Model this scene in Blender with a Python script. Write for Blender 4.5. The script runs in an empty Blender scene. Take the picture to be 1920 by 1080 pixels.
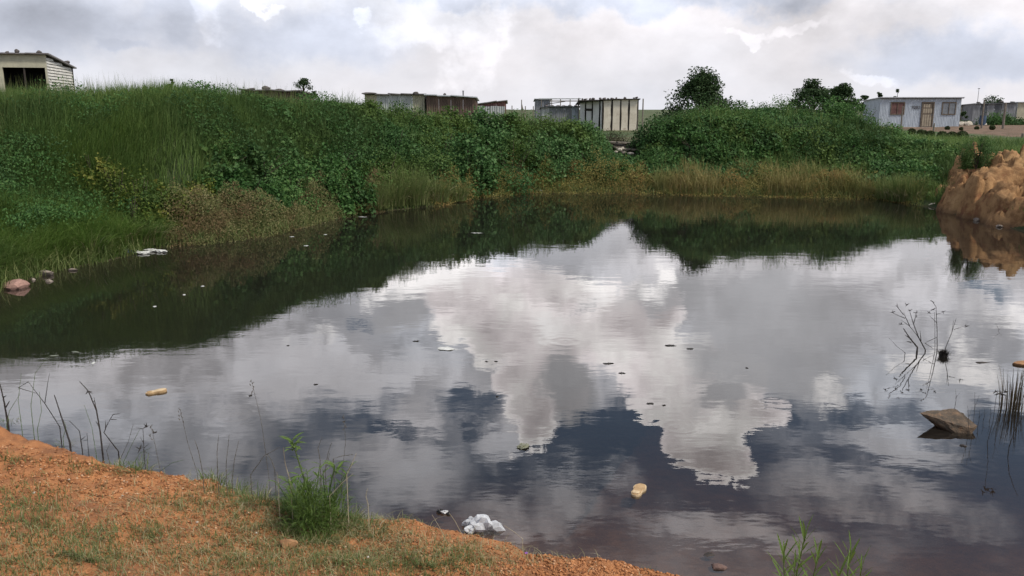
import bpy, bmesh, math, random
import numpy as np
from mathutils import Vector, Matrix

# ------------------------------------------------------------------ camera, world, sun, exposure
scene = bpy.context.scene
C = scene.collection
CAM_H = 2.6
FPX = 1598.0                       # focal length in pixels of a 1920 wide frame
PITCH = math.radians(11.84)
camd = bpy.data.cameras.new('camera')
camd.sensor_width = 36.0
camd.lens = 36.0 * FPX / 1920.0
camd.clip_start = 0.05
camd.clip_end = 20000
cam = bpy.data.objects.new('camera', camd)
C.objects.link(cam)
cam.location = (0, 0, CAM_H)
cam.rotation_euler = (math.pi / 2 - PITCH, 0, 0)
scene.camera = cam

scene.view_settings.view_transform = 'Standard'
scene.view_settings.look = 'None'
scene.view_settings.exposure = 0.12
scene.view_settings.gamma = 1.0
scene.view_settings.use_curve_mapping = False
scene.cycles.max_bounces = 8
scene.cycles.diffuse_bounces = 3
scene.cycles.glossy_bounces = 3
scene.cycles.transmission_bounces = 3
scene.cycles.transparent_max_bounces = 8
scene.cycles.use_denoising = True
scene.cycles.caustics_reflective = False
scene.cycles.caustics_refractive = False

SUN_EL, SUN_AZ = math.radians(52), math.radians(118)      # azimuth measured from +Y (view direction) towards +X


def ray(px, py):
    u = (px - 960) / FPX
    v = (540 - py) / FPX
    cp, sp = math.cos(PITCH), math.sin(PITCH)
    return Vector((u, cp + v * sp, -sp + v * cp))


def at(px, py, z=0.0):
    """point of the place seen at a pixel of the photograph, at height z"""
    r = ray(px, py)
    t = (z - CAM_H) / r.z
    return Vector((0, 0, CAM_H)) + r * t


def atd(px, py, d):
    """point of the place seen at a pixel of the photograph, d metres ahead"""
    r = ray(px, py)
    return Vector((0, 0, CAM_H)) + r * (d / r.y)


def azel(px, py, refl):
    r = ray(px, py).normalized()
    e = math.degrees(math.asin(r.z))
    return math.degrees(math.atan2(r.x, r.y)), (-e if refl else e)


# --- node expression helper
class X:
    def __init__(s, nt, sock): s.nt, s.s = nt, sock
    def _m(s, op, b=None, c=None, clamp=False):
        n = s.nt.nodes.new('ShaderNodeMath'); n.operation = op; n.use_clamp = clamp
        for i, v in enumerate((s, b, c)):
            if v is None: continue
            if isinstance(v, X): s.nt.links.new(v.s, n.inputs[i])
            else: n.inputs[i].default_value = v
        return X(s.nt, n.outputs[0])
    def __add__(s, b): return s._m('ADD', b)
    def __sub__(s, b): return s._m('SUBTRACT', b)
    def __mul__(s, b): return s._m('MULTIPLY', b)
    def __truediv__(s, b): return s._m('DIVIDE', b)
    def mad(s, b, c): return s._m('MULTIPLY_ADD', b, c)
    def mx(s, b): return s._m('MAXIMUM', b)
    def mn(s, b): return s._m('MINIMUM', b)
    def smax(s, b, k): return s._m('SMOOTH_MAX', b, k)
    def sqrt(s): return s._m('SQRT')
    def pw(s, b): return s._m('POWER', b)
    def inv(s): return s.mad(-1.0, 1.0)
    def sstep(s, a, b):
        n = s.nt.nodes.new('ShaderNodeMapRange'); n.interpolation_type = 'SMOOTHSTEP'
        s.nt.links.new(s.s, n.inputs['Value'])
        n.inputs['From Min'].default_value = a; n.inputs['From Max'].default_value = b
        return X(s.nt, n.outputs['Result'])
    def lin(s, a, b, c=0.0, d=1.0):
        n = s.nt.nodes.new('ShaderNodeMapRange'); n.clamp = True
        s.nt.links.new(s.s, n.inputs['Value'])
        for k, v in zip(('From Min', 'From Max', 'To Min', 'To Max'), (a, b, c, d)): n.inputs[k].default_value = v
        return X(s.nt, n.outputs['Result'])


def xyz(nt, a, b, c):
    n = nt.nodes.new('ShaderNodeCombineXYZ')
    for i, v in enumerate((a, b, c)):
        if isinstance(v, X): nt.links.new(v.s, n.inputs[i])
        else: n.inputs[i].default_value = v
    return n.outputs[0]


def noise(nt, vec, scale=1.0, detail=5.0, rough=0.55, dist=0.0):
    n = nt.nodes.new('ShaderNodeTexNoise')
    n.inputs['Scale'].default_value = scale
    n.inputs['Detail'].default_value = detail
    n.inputs['Roughness'].default_value = rough
    n.inputs['Distortion'].default_value = dist
    if vec is not None: nt.links.new(vec, n.inputs['Vector'])
    return X(nt, n.outputs['Fac'])


def mixc(nt, fac, a, b):
    n = nt.nodes.new('ShaderNodeMix'); n.data_type = 'RGBA'
    for k, v in ((0, fac), (6, a), (7, b)):
        if isinstance(v, X): nt.links.new(v.s, n.inputs[k])
        elif hasattr(v, 'is_linked'): nt.links.new(v, n.inputs[k])
        else: n.inputs[k].default_value = v if k == 0 else (*v, 1.0)
    return n.outputs[2]


# --- world: Nishita sky with cloud layers, all in directions of the sky
world = bpy.data.worlds.new('World')
scene.world = world
world.use_nodes = True
nt = world.node_tree
nt.nodes.clear()
SKY_STRENGTH = 0.1
tc = nt.nodes.new('ShaderNodeTexCoord')
nrm = nt.nodes.new('ShaderNodeVectorMath'); nrm.operation = 'NORMALIZE'
nt.links.new(tc.outputs['Generated'], nrm.inputs[0])
sep = nt.nodes.new('ShaderNodeSeparateXYZ')
nt.links.new(nrm.outputs[0], sep.inputs[0])
dx, dy, dz = (X(nt, sep.outputs[i]) for i in range(3))
az = dx._m('ARCTAN2', dy) * 57.2958
el = dz._m('ARCSINE') * 57.2958
sky = nt.nodes.new('ShaderNodeTexSky')
sky.sky_type = 'NISHITA'; sky.sun_disc = False
sky.sun_elevation = SUN_EL; sky.sun_rotation = SUN_AZ
sky.dust_density = 1.5
# cloud texture coordinate: direction projected so clouds flatten towards the horizon
dvec = nrm.outputs[0]
nA = noise(nt, xyz(nt, az * 0.09, el * 0.15, 3.1), 1.0, 6.0, 0.56)      # billows a few degrees wide
nB = noise(nt, xyz(nt, az * 0.3, el * 0.42, 9.7), 1.0, 5.0, 0.6)         # finer
nC = noise(nt, xyz(nt, az * 0.035, el * 0.09, 21.3), 1.0, 4.0, 0.5)      # broad
nW = noise(nt, xyz(nt, az * 0.22, el * 0.22, 33.0), 1.0, 6.0, 0.58)
nV = noise(nt, xyz(nt, az * 0.22, el * 0.22, 55.0), 1.0, 6.0, 0.58)
wz = az + (nW - 0.5) * 7.0
we = el + (nV - 0.5) * 6.0


def blobs(lst, refl=True, k=0.12):
    out = None
    for cx, cy, rx, ry in lst:
        a0, e0 = azel(cx, cy, refl)
        qa = (wz - a0) * (1.0 / (rx * 0.0352)); qe = (we - e0) * (1.0 / (ry * 0.0352))
        d = (qa * qa + qe * qe).sqrt().inv()
        out = d if out is None else out.smax(d, k)
    return out


bright = blobs([(980, 822, 34, 30), (985, 775, 66, 46), (1005, 720, 105, 50), (1060, 650, 130, 70), (930, 610, 130, 70), (850, 540, 130, 46), (1010, 540, 150, 50),
                (1350, 876, 58, 36), (1330, 830, 80, 50), (1385, 790, 105, 40), (1265, 775, 70, 34), (1300, 710, 150, 80),
                (1190, 620, 90, 90)])
grey = blobs([(1070, 720, 60, 50), (1350, 745, 60, 34), (1440, 600, 190, 110), (1500, 690, 110, 90), (1390, 680, 130, 70), (1250, 560, 110, 40), (760, 590, 70, 40),
              (1060, 745, 50, 30)])
puffs = blobs([(1550, 735, 52, 34), (1040, 615, 46, 40), (600, 632, 70, 20), (690, 530, 80, 20), (860, 500, 90, 22), (1100, 560, 60, 40), (780, 540, 120, 26),
               (1225, 560, 40, 60), (1760, 690, 110, 36), (1900, 640, 90, 70), (720, 565, 60, 20)])
veil = blobs([(790, 720, 120, 40), (780, 770, 90, 40), (720, 880, 190, 90), (330, 760, 300, 130), (935, 815, 60, 75), (1090, 880, 120, 36), (1680, 830, 130, 36),
              (1640, 930, 220, 50), (560, 700, 180, 90), (120, 700, 200, 120), (1000, 960, 160, 50), (1850, 640, 200, 120),
              (1350, 985, 200, 40), (300, 900, 300, 80)])
blue = blobs([(890, 745, 44, 24), (1130, 830, 110, 46), (720, 800, 70, 16), (1850, 556, 50, 14), (690, 606, 26, 10), (1230, 850, 70, 40),
              (1480, 800, 60, 26), (1880, 800, 80, 40), (900, 790, 30, 50), (1060, 870, 170, 22), (1600, 770, 60, 30)])
dpuff = blobs([(785, 72, 85, 26), (900, 60, 60, 60), (880, 130, 70, 40), (1400, 54, 42, 12), (1490, 50, 64, 14), (390, 30, 32, 44),
               (1640, 140, 50, 16), (480, 2, 30, 10), (690, 50, 20, 14)], refl=False)
dgrey = blobs([(100, 40, 190, 60), (560, 70, 160, 50), (1230, 2, 330, 22), (230, 90, 60, 16), (820, 4, 160, 16), (330, 20, 60, 60),
               (1800, 100, 160, 40)], refl=False)

# overcast deck: full low down, breaking up above; keeps the same character all round and overhead
low = (el + (nV - 0.5) * 7.0 + (nW - 0.5) * 3.0 + (az + 2.0)._m('ABSOLUTE') * 0.03).sstep(20.2, 18.2)
cover = (nA * 0.75 + nB * 0.25).sstep(0.44, 0.60) * 0.85
vmask = veil.sstep(-0.25, 0.55) * (nA * 0.5 + nB * 0.5).sstep(0.30, 0.52)
deck = low.mx(cover * el.sstep(26, 34)).mx(vmask * 0.95).mx((nA.sstep(0.44, 0.7)) * 0.45)
deck = deck * (blue.sstep(0.0, 0.5) * nB.sstep(0.66, 0.42) * 0.9).inv()
# deck radiance
mott = (nA.lin(0.3, 0.7, -0.5, 0.5)) + (nB.lin(0.3, 0.7, -0.16, 0.16))
left = az.sstep(-9.0, -17.0)
lum = el.sstep(5.5, 10.5).lin(0, 1, 0.79, 1.18) - left * el.sstep(8, 12) * el.sstep(40, 25) * 0.22 + mott * el.sstep(1, 12).lin(0, 1, 0.20, 0.75)
lum = lum - dgrey.sstep(-0.5, 0.7) * 0.13 + dpuff.sstep(-0.10, 0.40) * 0.17 * nB.lin(0.35, 0.65, 0.3, 1.2)
nD = noise(nt, xyz(nt, wz * 0.16, we * 0.20, 71.0), 1.0, 5.0, 0.55)
lum = lum + el.sstep(12, 17) * 0.22 - el.sstep(30, 38) * 0.30 + nD.sstep(0.42, 0.58).lin(0, 1, -0.28, 0.42) * el.sstep(6.5, 10.5) * el.sstep(25, 18)
warm = nC.lin(0.35, 0.65, 0.0, 1.0)
ctint = mixc(nt, warm, (0.93, 0.97, 1.07), (1.01, 0.975, 1.01))
ctint = mixc(nt, dgrey.sstep(-0.5, 0.5) * el.sstep(9.5, 7.5), ctint, (0.90, 0.95, 1.10))


def scale_col(col, x):
    n = nt.nodes.new('ShaderNodeVectorMath'); n.operation = 'SCALE'
    nt.links.new(col, n.inputs[0])
    if isinstance(x, X): nt.links.new(x.s, n.inputs['Scale'])
    else: n.inputs['Scale'].default_value = x
    return n.outputs[0]


K = 1.0 / SKY_STRENGTH
skyc = scale_col(sky.outputs[0], 0.95)
c0 = mixc(nt, deck, skyc, scale_col(ctint, lum * K))
# bright towers
bmask = bright.sstep(0.0, 0.12) * el.sstep(8.5, 12.0)
bl = (nA * 0.4 + nD * 0.6).lin(0.38, 0.60, 1.15, 2.1) + nB.lin(0.3, 0.7, -0.45, 0.45) + bright.lin(0.0, 0.4, 0.9, 0.0)
c1 = mixc(nt, bmask, c0, scale_col(mixc(nt, nB.lin(0.4, 0.6), (1.06, 0.97, 0.98), (1.03, 0.99, 0.97)), bl * K))
# grey masses in front of them
gmask = grey.sstep(-0.12, 0.55) * nB.lin(0.3, 0.5, 0.75, 0.95)
gl = nB.lin(0.3, 0.7, 0.84, 1.08) + nA.lin(0.3, 0.7, -0.2, 0.2)
c2 = mixc(nt, gmask, c1, scale_col(mixc(nt, 0.5, (0.97, 0.98, 1.05), (1.0, 0.98, 1.0)), gl * K))
pmask = puffs.sstep(0.0, 0.30) * nB.sstep(0.40, 0.58)
c3 = mixc(nt, pmask, c2, scale_col(mixc(nt, 0.5, (1.03, 1.0, 0.98), (1.03, 0.99, 1.0)), nB.lin(0.3, 0.7, 1.6, 2.4) * K))
world.cycles.sampling_method = 'MANUAL'; world.cycles.sample_map_resolution = 256
bg = nt.nodes.new('ShaderNodeBackground')
nt.links.new(c3, bg.inputs['Color'])
bg.inputs['Strength'].default_value = SKY_STRENGTH
wo = nt.nodes.new('ShaderNodeOutputWorld')
nt.links.new(bg.outputs[0], wo.inputs['Surface'])

sund = bpy.data.lights.new('sun', 'SUN')
sund.energy = 2.9
sund.angle = math.radians(9)
sund.color = (1.0, 0.95, 0.87)
sun = bpy.data.objects.new('sun', sund)
C.objects.link(sun)
sdir = Vector((math.sin(SUN_AZ) * math.cos(SUN_EL), math.cos(SUN_AZ) * math.cos(SUN_EL), math.sin(SUN_EL)))
sun.rotation_euler = (-sdir).to_track_quat('-Z', 'Y').to_euler()
sun.location = (0, 0, 40)

# ------------------------------------------------------------------ helpers
rng = np.random.default_rng(7)
random.seed(7)


def vnoise(x, y, seed=0):
    xi = np.floor(x).astype(np.int64); yi = np.floor(y).astype(np.int64)
    fx = x - xi; fy = y - yi
    fx = fx * fx * (3 - 2 * fx); fy = fy * fy * (3 - 2 * fy)

    def h(a, b):
        n = (a * 374761393 + b * 668265263 + seed * 1442695041) & 0xFFFFFFFF
        n = ((n ^ (n >> 13)) * 1274126177) & 0xFFFFFFFF
        return ((n ^ (n >> 16)) & 0xFFFFFF) / float(0xFFFFFF)
    return (h(xi, yi) * (1 - fx) + h(xi + 1, yi) * fx) * (1 - fy) + (h(xi, yi + 1) * (1 - fx) + h(xi + 1, yi + 1) * fx) * fy


def fbm(x, y, seed=0, oct=4, gain=0.5):
    s = 0; a = 1; t = 0
    for i in range(oct):
        s = s + a * vnoise(x, y, seed + i * 17); t += a
        x = x * 2.03 + 5.1; y = y * 2.03 + 9.2; a *= gain
    return s / t


def sst(a, b, v):
    t = np.clip((v - a) / (b - a), 0, 1)
    return t * t * (3 - 2 * t)


def raw_mesh(name, V, F, tint=None, smooth=False, attr='tint'):
    """V (n,3) array, F (m,k) array, quick mesh"""
    V = np.asarray(V, np.float32); F = np.asarray(F, np.int32)
    m = bpy.data.meshes.new(name)
    m.vertices.add(len(V)); m.vertices.foreach_set('co', V.ravel())
    k = F.shape[1]
    m.loops.add(F.size); m.loops.foreach_set('vertex_index', F.ravel())
    m.polygons.add(len(F))
    m.polygons.foreach_set('loop_start', np.arange(0, F.size, k, dtype=np.int32))
    m.polygons.foreach_set('loop_total', np.full(len(F), k, np.int32))
    if smooth: m.polygons.foreach_set('use_smooth', np.ones(len(F), bool))
    if tint is not None:
        a = m.attributes.new(attr, 'FLOAT', 'POINT'); a.data.foreach_set('value', np.asarray(tint, np.float32))
    m.update(calc_edges=True)
    m.validate()
    return m


def link(name, mesh, mat=None, parent=None):
    o = bpy.data.objects.new(name, mesh); C.objects.link(o)
    if mat is not None and mesh is not None and not mesh.materials: mesh.materials.append(mat)
    if parent is not None: o.parent = parent
    return o


def tag(o, label=None, cat=None, group=None, kind=None):
    if label: o['label'] = label
    if cat: o['category'] = cat
    if group: o['group'] = group
    if kind: o['kind'] = kind
    return o


def empty(name, loc=(0, 0, 0), rz=0.0):
    o = bpy.data.objects.new(name, None); C.objects.link(o)
    o.empty_display_size = 0.1
    o.location = loc; o.rotation_euler = (0, 0, rz)
    return o


class MB:
    def __init__(s): s.v = []; s.f = []
    def add(s, vs, fs):
        b = len(s.v); s.v += [tuple(v) for v in vs]; s.f += [tuple(b + i for i in f) for f in fs]; return s
    def box(s, x0, y0, z0, x1, y1, z1):
        return s.add([(x0, y0, z0), (x1, y0, z0), (x1, y1, z0), (x0, y1, z0), (x0, y0, z1), (x1, y0, z1), (x1, y1, z1), (x0, y1, z1)],
                     [(0, 3, 2, 1), (4, 5, 6, 7), (0, 1, 5, 4), (1, 2, 6, 5), (2, 3, 7, 6), (3, 0, 4, 7)])
    def hexa(s, p): return s.add(p, [(0, 3, 2, 1), (4, 5, 6, 7), (0, 1, 5, 4), (1, 2, 6, 5), (2, 3, 7, 6), (3, 0, 4, 7)])
    def tube(s, pts, radii, n=6):
        pts = [Vector(p) for p in pts]; rings = []
        b = len(s.v)
        for i, p in enumerate(pts):
            d = (pts[min(i + 1, len(pts) - 1)] - pts[max(i - 1, 0)])
            d = d.normalized() if d.length > 1e-9 else Vector((0, 0, 1))
            a = d.orthogonal().normalized(); c = d.cross(a)
            for k in range(n):
                t = 2 * math.pi * k / n
                s.v.append(tuple(p + (a * math.cos(t) + c * math.sin(t)) * radii[i]))
        for i in range(len(pts) - 1):
            for k in range(n):
                k2 = (k + 1) % n
                s.f.append((b + i * n + k, b + i * n + k2, b + (i + 1) * n + k2, b + (i + 1) * n + k))
        s.f.append(tuple(b + k for k in range(n))[::-1]); s.f.append(tuple(b + (len(pts) - 1) * n + k for k in range(n)))
        return s
    def build(s, name, mat, parent=None, smooth=False):
        m = bpy.data.meshes.new(name); m.from_pydata(s.v, [], s.f); m.update()
        if smooth:
            m.polygons.foreach_set('use_smooth', np.ones(len(m.polygons), bool))
        return link(name, m, mat, parent)


# ------------------------------------------------------------------ materials
def newmat(name):
    m = bpy.data.materials.new(name); m.use_nodes = True
    t = m.node_tree; b = t.nodes['Principled BSDF']
    return m, t, b


def objcoord(t, scale=(1, 1, 1), obj=True):
    n = t.nodes.new('ShaderNodeTexCoord'); mp = t.nodes.new('ShaderNodeMapping')
    mp.inputs['Scale'].default_value = scale
    if obj: t.links.new(n.outputs['Object'], mp.inputs[0])
    else:
        g = t.nodes.new('ShaderNodeNewGeometry'); t.links.new(g.outputs['Position'], mp.inputs[0])
    return mp.outputs[0]


def bump(t, b, h, strength=0.5, dist=0.02):
    n = t.nodes.new('ShaderNodeBump'); n.inputs['Strength'].default_value = strength; n.inputs['Distance'].default_value = dist
    t.links.new(h.s, n.inputs['Height']); t.links.new(n.outputs[0], b.inputs['Normal'])


def mat_plain(name, ca, cb=None, scale=6.0, rough=0.8, stretch=(1, 1, 1), spec=0.3, metal=0.0, bmp=0.3, bdist=0.01, world_co=False, cc=None):
    """two or three tones broken up by noise, with fine relief"""
    m, t, b = newmat(name)
    co = objcoord(t, stretch, not world_co)
    n1 = noise(t, co, scale, 6, 0.62); n2 = noise(t, co, scale * 5.3, 4, 0.6)
    cb = cb or tuple(c * 0.7 for c in ca)
    col = mixc(t, (n1 * 0.65 + n2 * 0.35).sstep(0.36, 0.64), cb, ca)
    if cc:
        n3 = noise(t, co, scale * 1.7, 5, 0.65)
        col = mixc(t, n3.sstep(0.56, 0.68), col, cc)
    t.links.new(col, b.inputs['Base Color'])
    b.inputs['Roughness'].default_value = rough; b.inputs['Metallic'].default_value = metal
    b.inputs['Specular IOR Level'].default_value = spec
    bump(t, b, n2 * 0.5 + n1 * 0.5, bmp, bdist)
    return m


def mat_leaf(name, cols, rough=0.55, trans=0.3, patch=0.0, patch_col=None, patch_scale=0.5, spec=0.12):
    """leaves and blades: colour of each leaf by its own tint value; some light passes through"""
    m, t, b = newmat(name)
    a = t.nodes.new('ShaderNodeAttribute'); a.attribute_name = 'tint'
    r = t.nodes.new('ShaderNodeValToRGB')
    t.links.new(a.outputs['Fac'], r.inputs[0])
    e = r.color_ramp.elements
    e[0].position = 0; e[0].color = (*cols[0], 1); e[1].position = 1; e[1].color = (*cols[-1], 1)
    for i, c in enumerate(cols[1:-1]):
        x = e.new((i + 1) / (len(cols) - 1)); x.color = (*c, 1)
    col = r.outputs[0]
    if patch_col:
        g = t.nodes.new('ShaderNodeNewGeometry')
        n = noise(t, g.outputs['Position'], patch_scale, 3, 0.55)
        col = mixc(t, n.sstep(0.46, 0.62) * patch, col, patch_col)
    t.links.new(col, b.inputs['Base Color'])
    b.inputs['Roughness'].default_value = rough; b.inputs['Specular IOR Level'].default_value = spec
    tr = t.nodes.new('ShaderNodeBsdfTranslucent'); t.links.new(col, tr.inputs['Color'])
    mx = t.nodes.new('ShaderNodeMixShader'); mx.inputs[0].default_value = trans
    t.links.new(b.outputs[0], mx.inputs[1]); t.links.new(tr.outputs[0], mx.inputs[2])
    out = next(n for n in t.nodes if n.type == 'OUTPUT_MATERIAL')
    t.links.new(mx.outputs[0], out.inputs['Surface'])
    return m


def mat_sheet(name, ca, cb, pitch=0.0762, axis=0, rough=0.5, metal=0.3, rust=(0.16, 0.06, 0.03), rust_amt=0.3, bmp=0.0):
    """galvanised or painted iron sheet with streaks and rust"""
    m, t, b = newmat(name)
    co = objcoord(t, (3.0, 3.0, 0.5))
    n1 = noise(t, co, 2.0, 5, 0.65); n2 = noise(t, objcoord(t), 9.0, 5, 0.65)
    col = mixc(t, n1.sstep(0.35, 0.65), cb, ca)
    col = mixc(t, (n1 * 0.5 + n2 * 0.5).sstep(0.55, 0.68) * rust_amt, col, rust)
    t.links.new(col, b.inputs['Base Color'])
    b.inputs['Roughness'].default_value = rough; b.inputs['Metallic'].default_value = metal
    bump(t, b, n2, 0.2, 0.01)
    return m


GREEN_DARK = mat_leaf('creeper_leaf', [(0.028, 0.070, 0.020), (0.054, 0.124, 0.036), (0.080, 0.162, 0.052), (0.14, 0.225, 0.085)], 0.5, 0.3,
                      0.75, (0.105, 0.155, 0.034), 0.55)
GREEN_BUSH = mat_leaf('bush_leaf', [(0.028, 0.070, 0.018), (0.056, 0.130, 0.034), (0.084, 0.172, 0.048), (0.15, 0.24, 0.075)], 0.5, 0.3,
                      0.75, (0.040, 0.082, 0.028), 0.75)
YELLOW_BUSH = mat_leaf('yellow_bush_leaf', [(0.06, 0.105, 0.020), (0.115, 0.165, 0.030), (0.19, 0.215, 0.045), (0.26, 0.25, 0.06)], 0.5, 0.35,
                       0.7, (0.06, 0.11, 0.03), 1.6)
GRASS_HILL = mat_leaf('hill_grass_blade', [(0.062, 0.120, 0.030), (0.115, 0.190, 0.048), (0.17, 0.24, 0.068), (0.28, 0.31, 0.12)], 0.5, 0.35,
                      0.8, (0.060, 0.105, 0.034), 0.28)
GRASS_BRIGHT = mat_leaf('bank_grass_blade', [(0.078, 0.150, 0.028), (0.125, 0.21, 0.042), (0.17, 0.25, 0.06), (0.28, 0.30, 0.12)], 0.5, 0.35,
                        0.5, (0.085, 0.135, 0.045), 0.5)
SEDGE = mat_leaf('sedge_blade', [(0.085, 0.135, 0.040), (0.14, 0.19, 0.06), (0.21, 0.24, 0.085), (0.33, 0.31, 0.15)], 0.5, 0.35)
REED_DRY = mat_leaf('dry_reed_blade', [(0.17, 0.18, 0.060), (0.28, 0.25, 0.095), (0.36, 0.29, 0.12), (0.48, 0.40, 0.21)], 0.6, 0.3,
                    .6, (0.16, 0.19, 0.06), .8)
WEED_BROWN = mat_leaf('marsh_weed_leaf', [(0.09, 0.13, 0.040), (0.18, 0.20, 0.075), (0.26, 0.22, 0.10), (0.40, 0.36, 0.20)], 0.6, 0.3,
                      0.75, (0.19, 0.12, 0.065), 1.3)
WEED_OLIVE = mat_leaf('olive_weed_leaf', [(0.17, 0.19, 0.058), (0.30, 0.28, 0.090), (0.38, 0.30, 0.10), (0.46, 0.39, 0.16)], 0.6, 0.35,
                      0.8, (0.34, 0.22, 0.085), 0.9)
DRY_GRASS = mat_leaf('dry_grass_blade', [(0.18, 0.16, 0.075), (0.28, 0.25, 0.12), (0.38, 0.34, 0.19), (0.50, 0.45, 0.30)], 0.6, 0.25)
NEAR_GRASS = mat_leaf('short_grass_blade', [(0.075, 0.120, 0.035), (0.12, 0.165, 0.055), (0.18, 0.21, 0.08), (0.30, 0.28, 0.14)], 0.55, 0.3)
NEAR_WEED = mat_leaf('weed_leaf', [(0.075, 0.13, 0.030), (0.12, 0.19, 0.045), (0.18, 0.25, 0.07)], 0.5, 0.35)
TREE_LEAF = mat_leaf('tree_leaf', [(0.028, 0.052, 0.020), (0.048, 0.085, 0.032), (0.072, 0.115, 0.045)], 0.5, 0.2)
BARK = mat_plain('bark', (0.10, 0.075, 0.055), (0.05, 0.038, 0.03), 12, 0.9)
TWIG = mat_plain('dead_twig_bark', (0.060, 0.050, 0.042), (0.028, 0.024, 0.022), 30, 0.85)
STEM = mat_plain('green_stem', (0.10, 0.15, 0.045), (0.07, 0.11, 0.03), 20, 0.7)

# ------------------------------------------------------------------ the ground and the pond
near_brow = [(-320, 770, .55), (-120, 790, .52), (0, 800, .50), (60, 806, .50), (130, 836, .46), (190, 866, .42), (260, 884, .38), (370, 892, .34),
             (440, 908, .30), (520, 940, .27), (620, 962, .23), (700, 976, .19), (760, 986, .15), (830, 990, .11), (900, 1000, .09),
             (960, 1016, .09), (1005, 1040, .09), (1050, 1046, .08), (1120, 1046, .08), (1200, 1066, .07), (1300, 1086, .04),
             (1450, 1120, .03), (1700, 1150, .03), (2100, 1180, .03)]
far_px = [(1990, 452), (1920, 434), (1860, 420), (1800, 404), (1740, 388), (1650, 374), (1500, 370), (1300, 366), (1160, 362), (1000, 362), (900, 370),
          (830, 385), (760, 392), (700, 398), (660, 404), (600, 418), (520, 440), (400, 456), (330, 460), (290, 466), (200, 490), (120, 505), (60, 522),
          (0, 545), (-150, 590), (-400, 680)]
poly, att = [], []                         # shoreline corner, (bank height, bank width, slope behind, bed slope)
for px, py, zb in near_brow:
    p = at(px, py, zb); w = 0.06 + 0.30 * zb
    r = Vector((p.x, p.y)).normalized()
    q = Vector((p.x, p.y)) + r * w
    poly.append((q.x, q.y)); att.append((zb, w, (1.0 - zb) / max(2.5, p.y - 0.5), 0.10 if px > 1000 else 0.16 + 0.5 * zb))
for q in [(8, 3.4), (13, 4.5), (19, 9), (21, 15), (17, 17.6)]:
    poly.append(q); att.append((.05, .3, .1, .15))
far_shore = []
for px, py in far_px:
    p = at(px, py, 0); poly.append((p.x, p.y))
    far_shore.append((px, math.hypot(p.x, p.y)))
    att.append((.12, .35, .30, .45))
poly = np.array(poly); att = np.array(att)
# ridge of the overgrown heaps behind the pond: x, y, height, reach in front, reach behind
ridge = np.array([(-30, 14, 2.55), (-16, 17.5, 2.5), (-11.5, 19.3, 2.48), (-8.4, 20.8, 2.66), (-6.6, 22.8, 2.55), (-5.0, 24.8, 2.4), (-2.5, 28.0, 2.0), (0.5, 30.2, 1.75),
                  (2.7, 30.6, 1.55), (3.5, 30.6, 1.0), (4.3, 30.6, 0.95), (5.0, 30.4, 1.5), (6.6, 30.6, 2.05), (9.0, 31.0, 2.1), (11.2, 30.6, 2.0), (12.9, 29.6, 1.5), (14.0, 28.8, 1.0)])
humps = [(-8.6, 14.3, 1.45, 2.6, 1.7), (-11.5, 13.2, 1.7, 3.0, 2.2)]       # grassy hummocks by the left shore


def seg_dist(x, y, P, closed=True):
    best = np.full(x.shape, 1e9); bi = np.zeros(x.shape, int); bt = np.zeros(x.shape)
    n = len(P)
    for i in range(n if closed else n - 1):
        a = P[i]; b = P[(i + 1) % n]
        d = b - a; L = (d * d).sum()
        t = np.clip(((x - a[0]) * d[0] + (y - a[1]) * d[1]) / L, 0, 1)
        q = np.hypot(x - a[0] - t * d[0], y - a[1] - t * d[1])
        m = q < best
        best[m] = q[m]; bi[m] = i; bt[m] = t[m]
    return best, bi, bt


def inside(x, y, P):
    c = np.zeros(x.shape, bool); n = len(P)
    for i in range(n):
        x0, y0 = P[i]; x1, y1 = P[(i + 1) % n]
        if y0 == y1: continue
        m = ((y0 > y) != (y1 > y)) & (x < (x1 - x0) * (y - y0) / (y1 - y0) + x0)
        c ^= m
    return c


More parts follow.
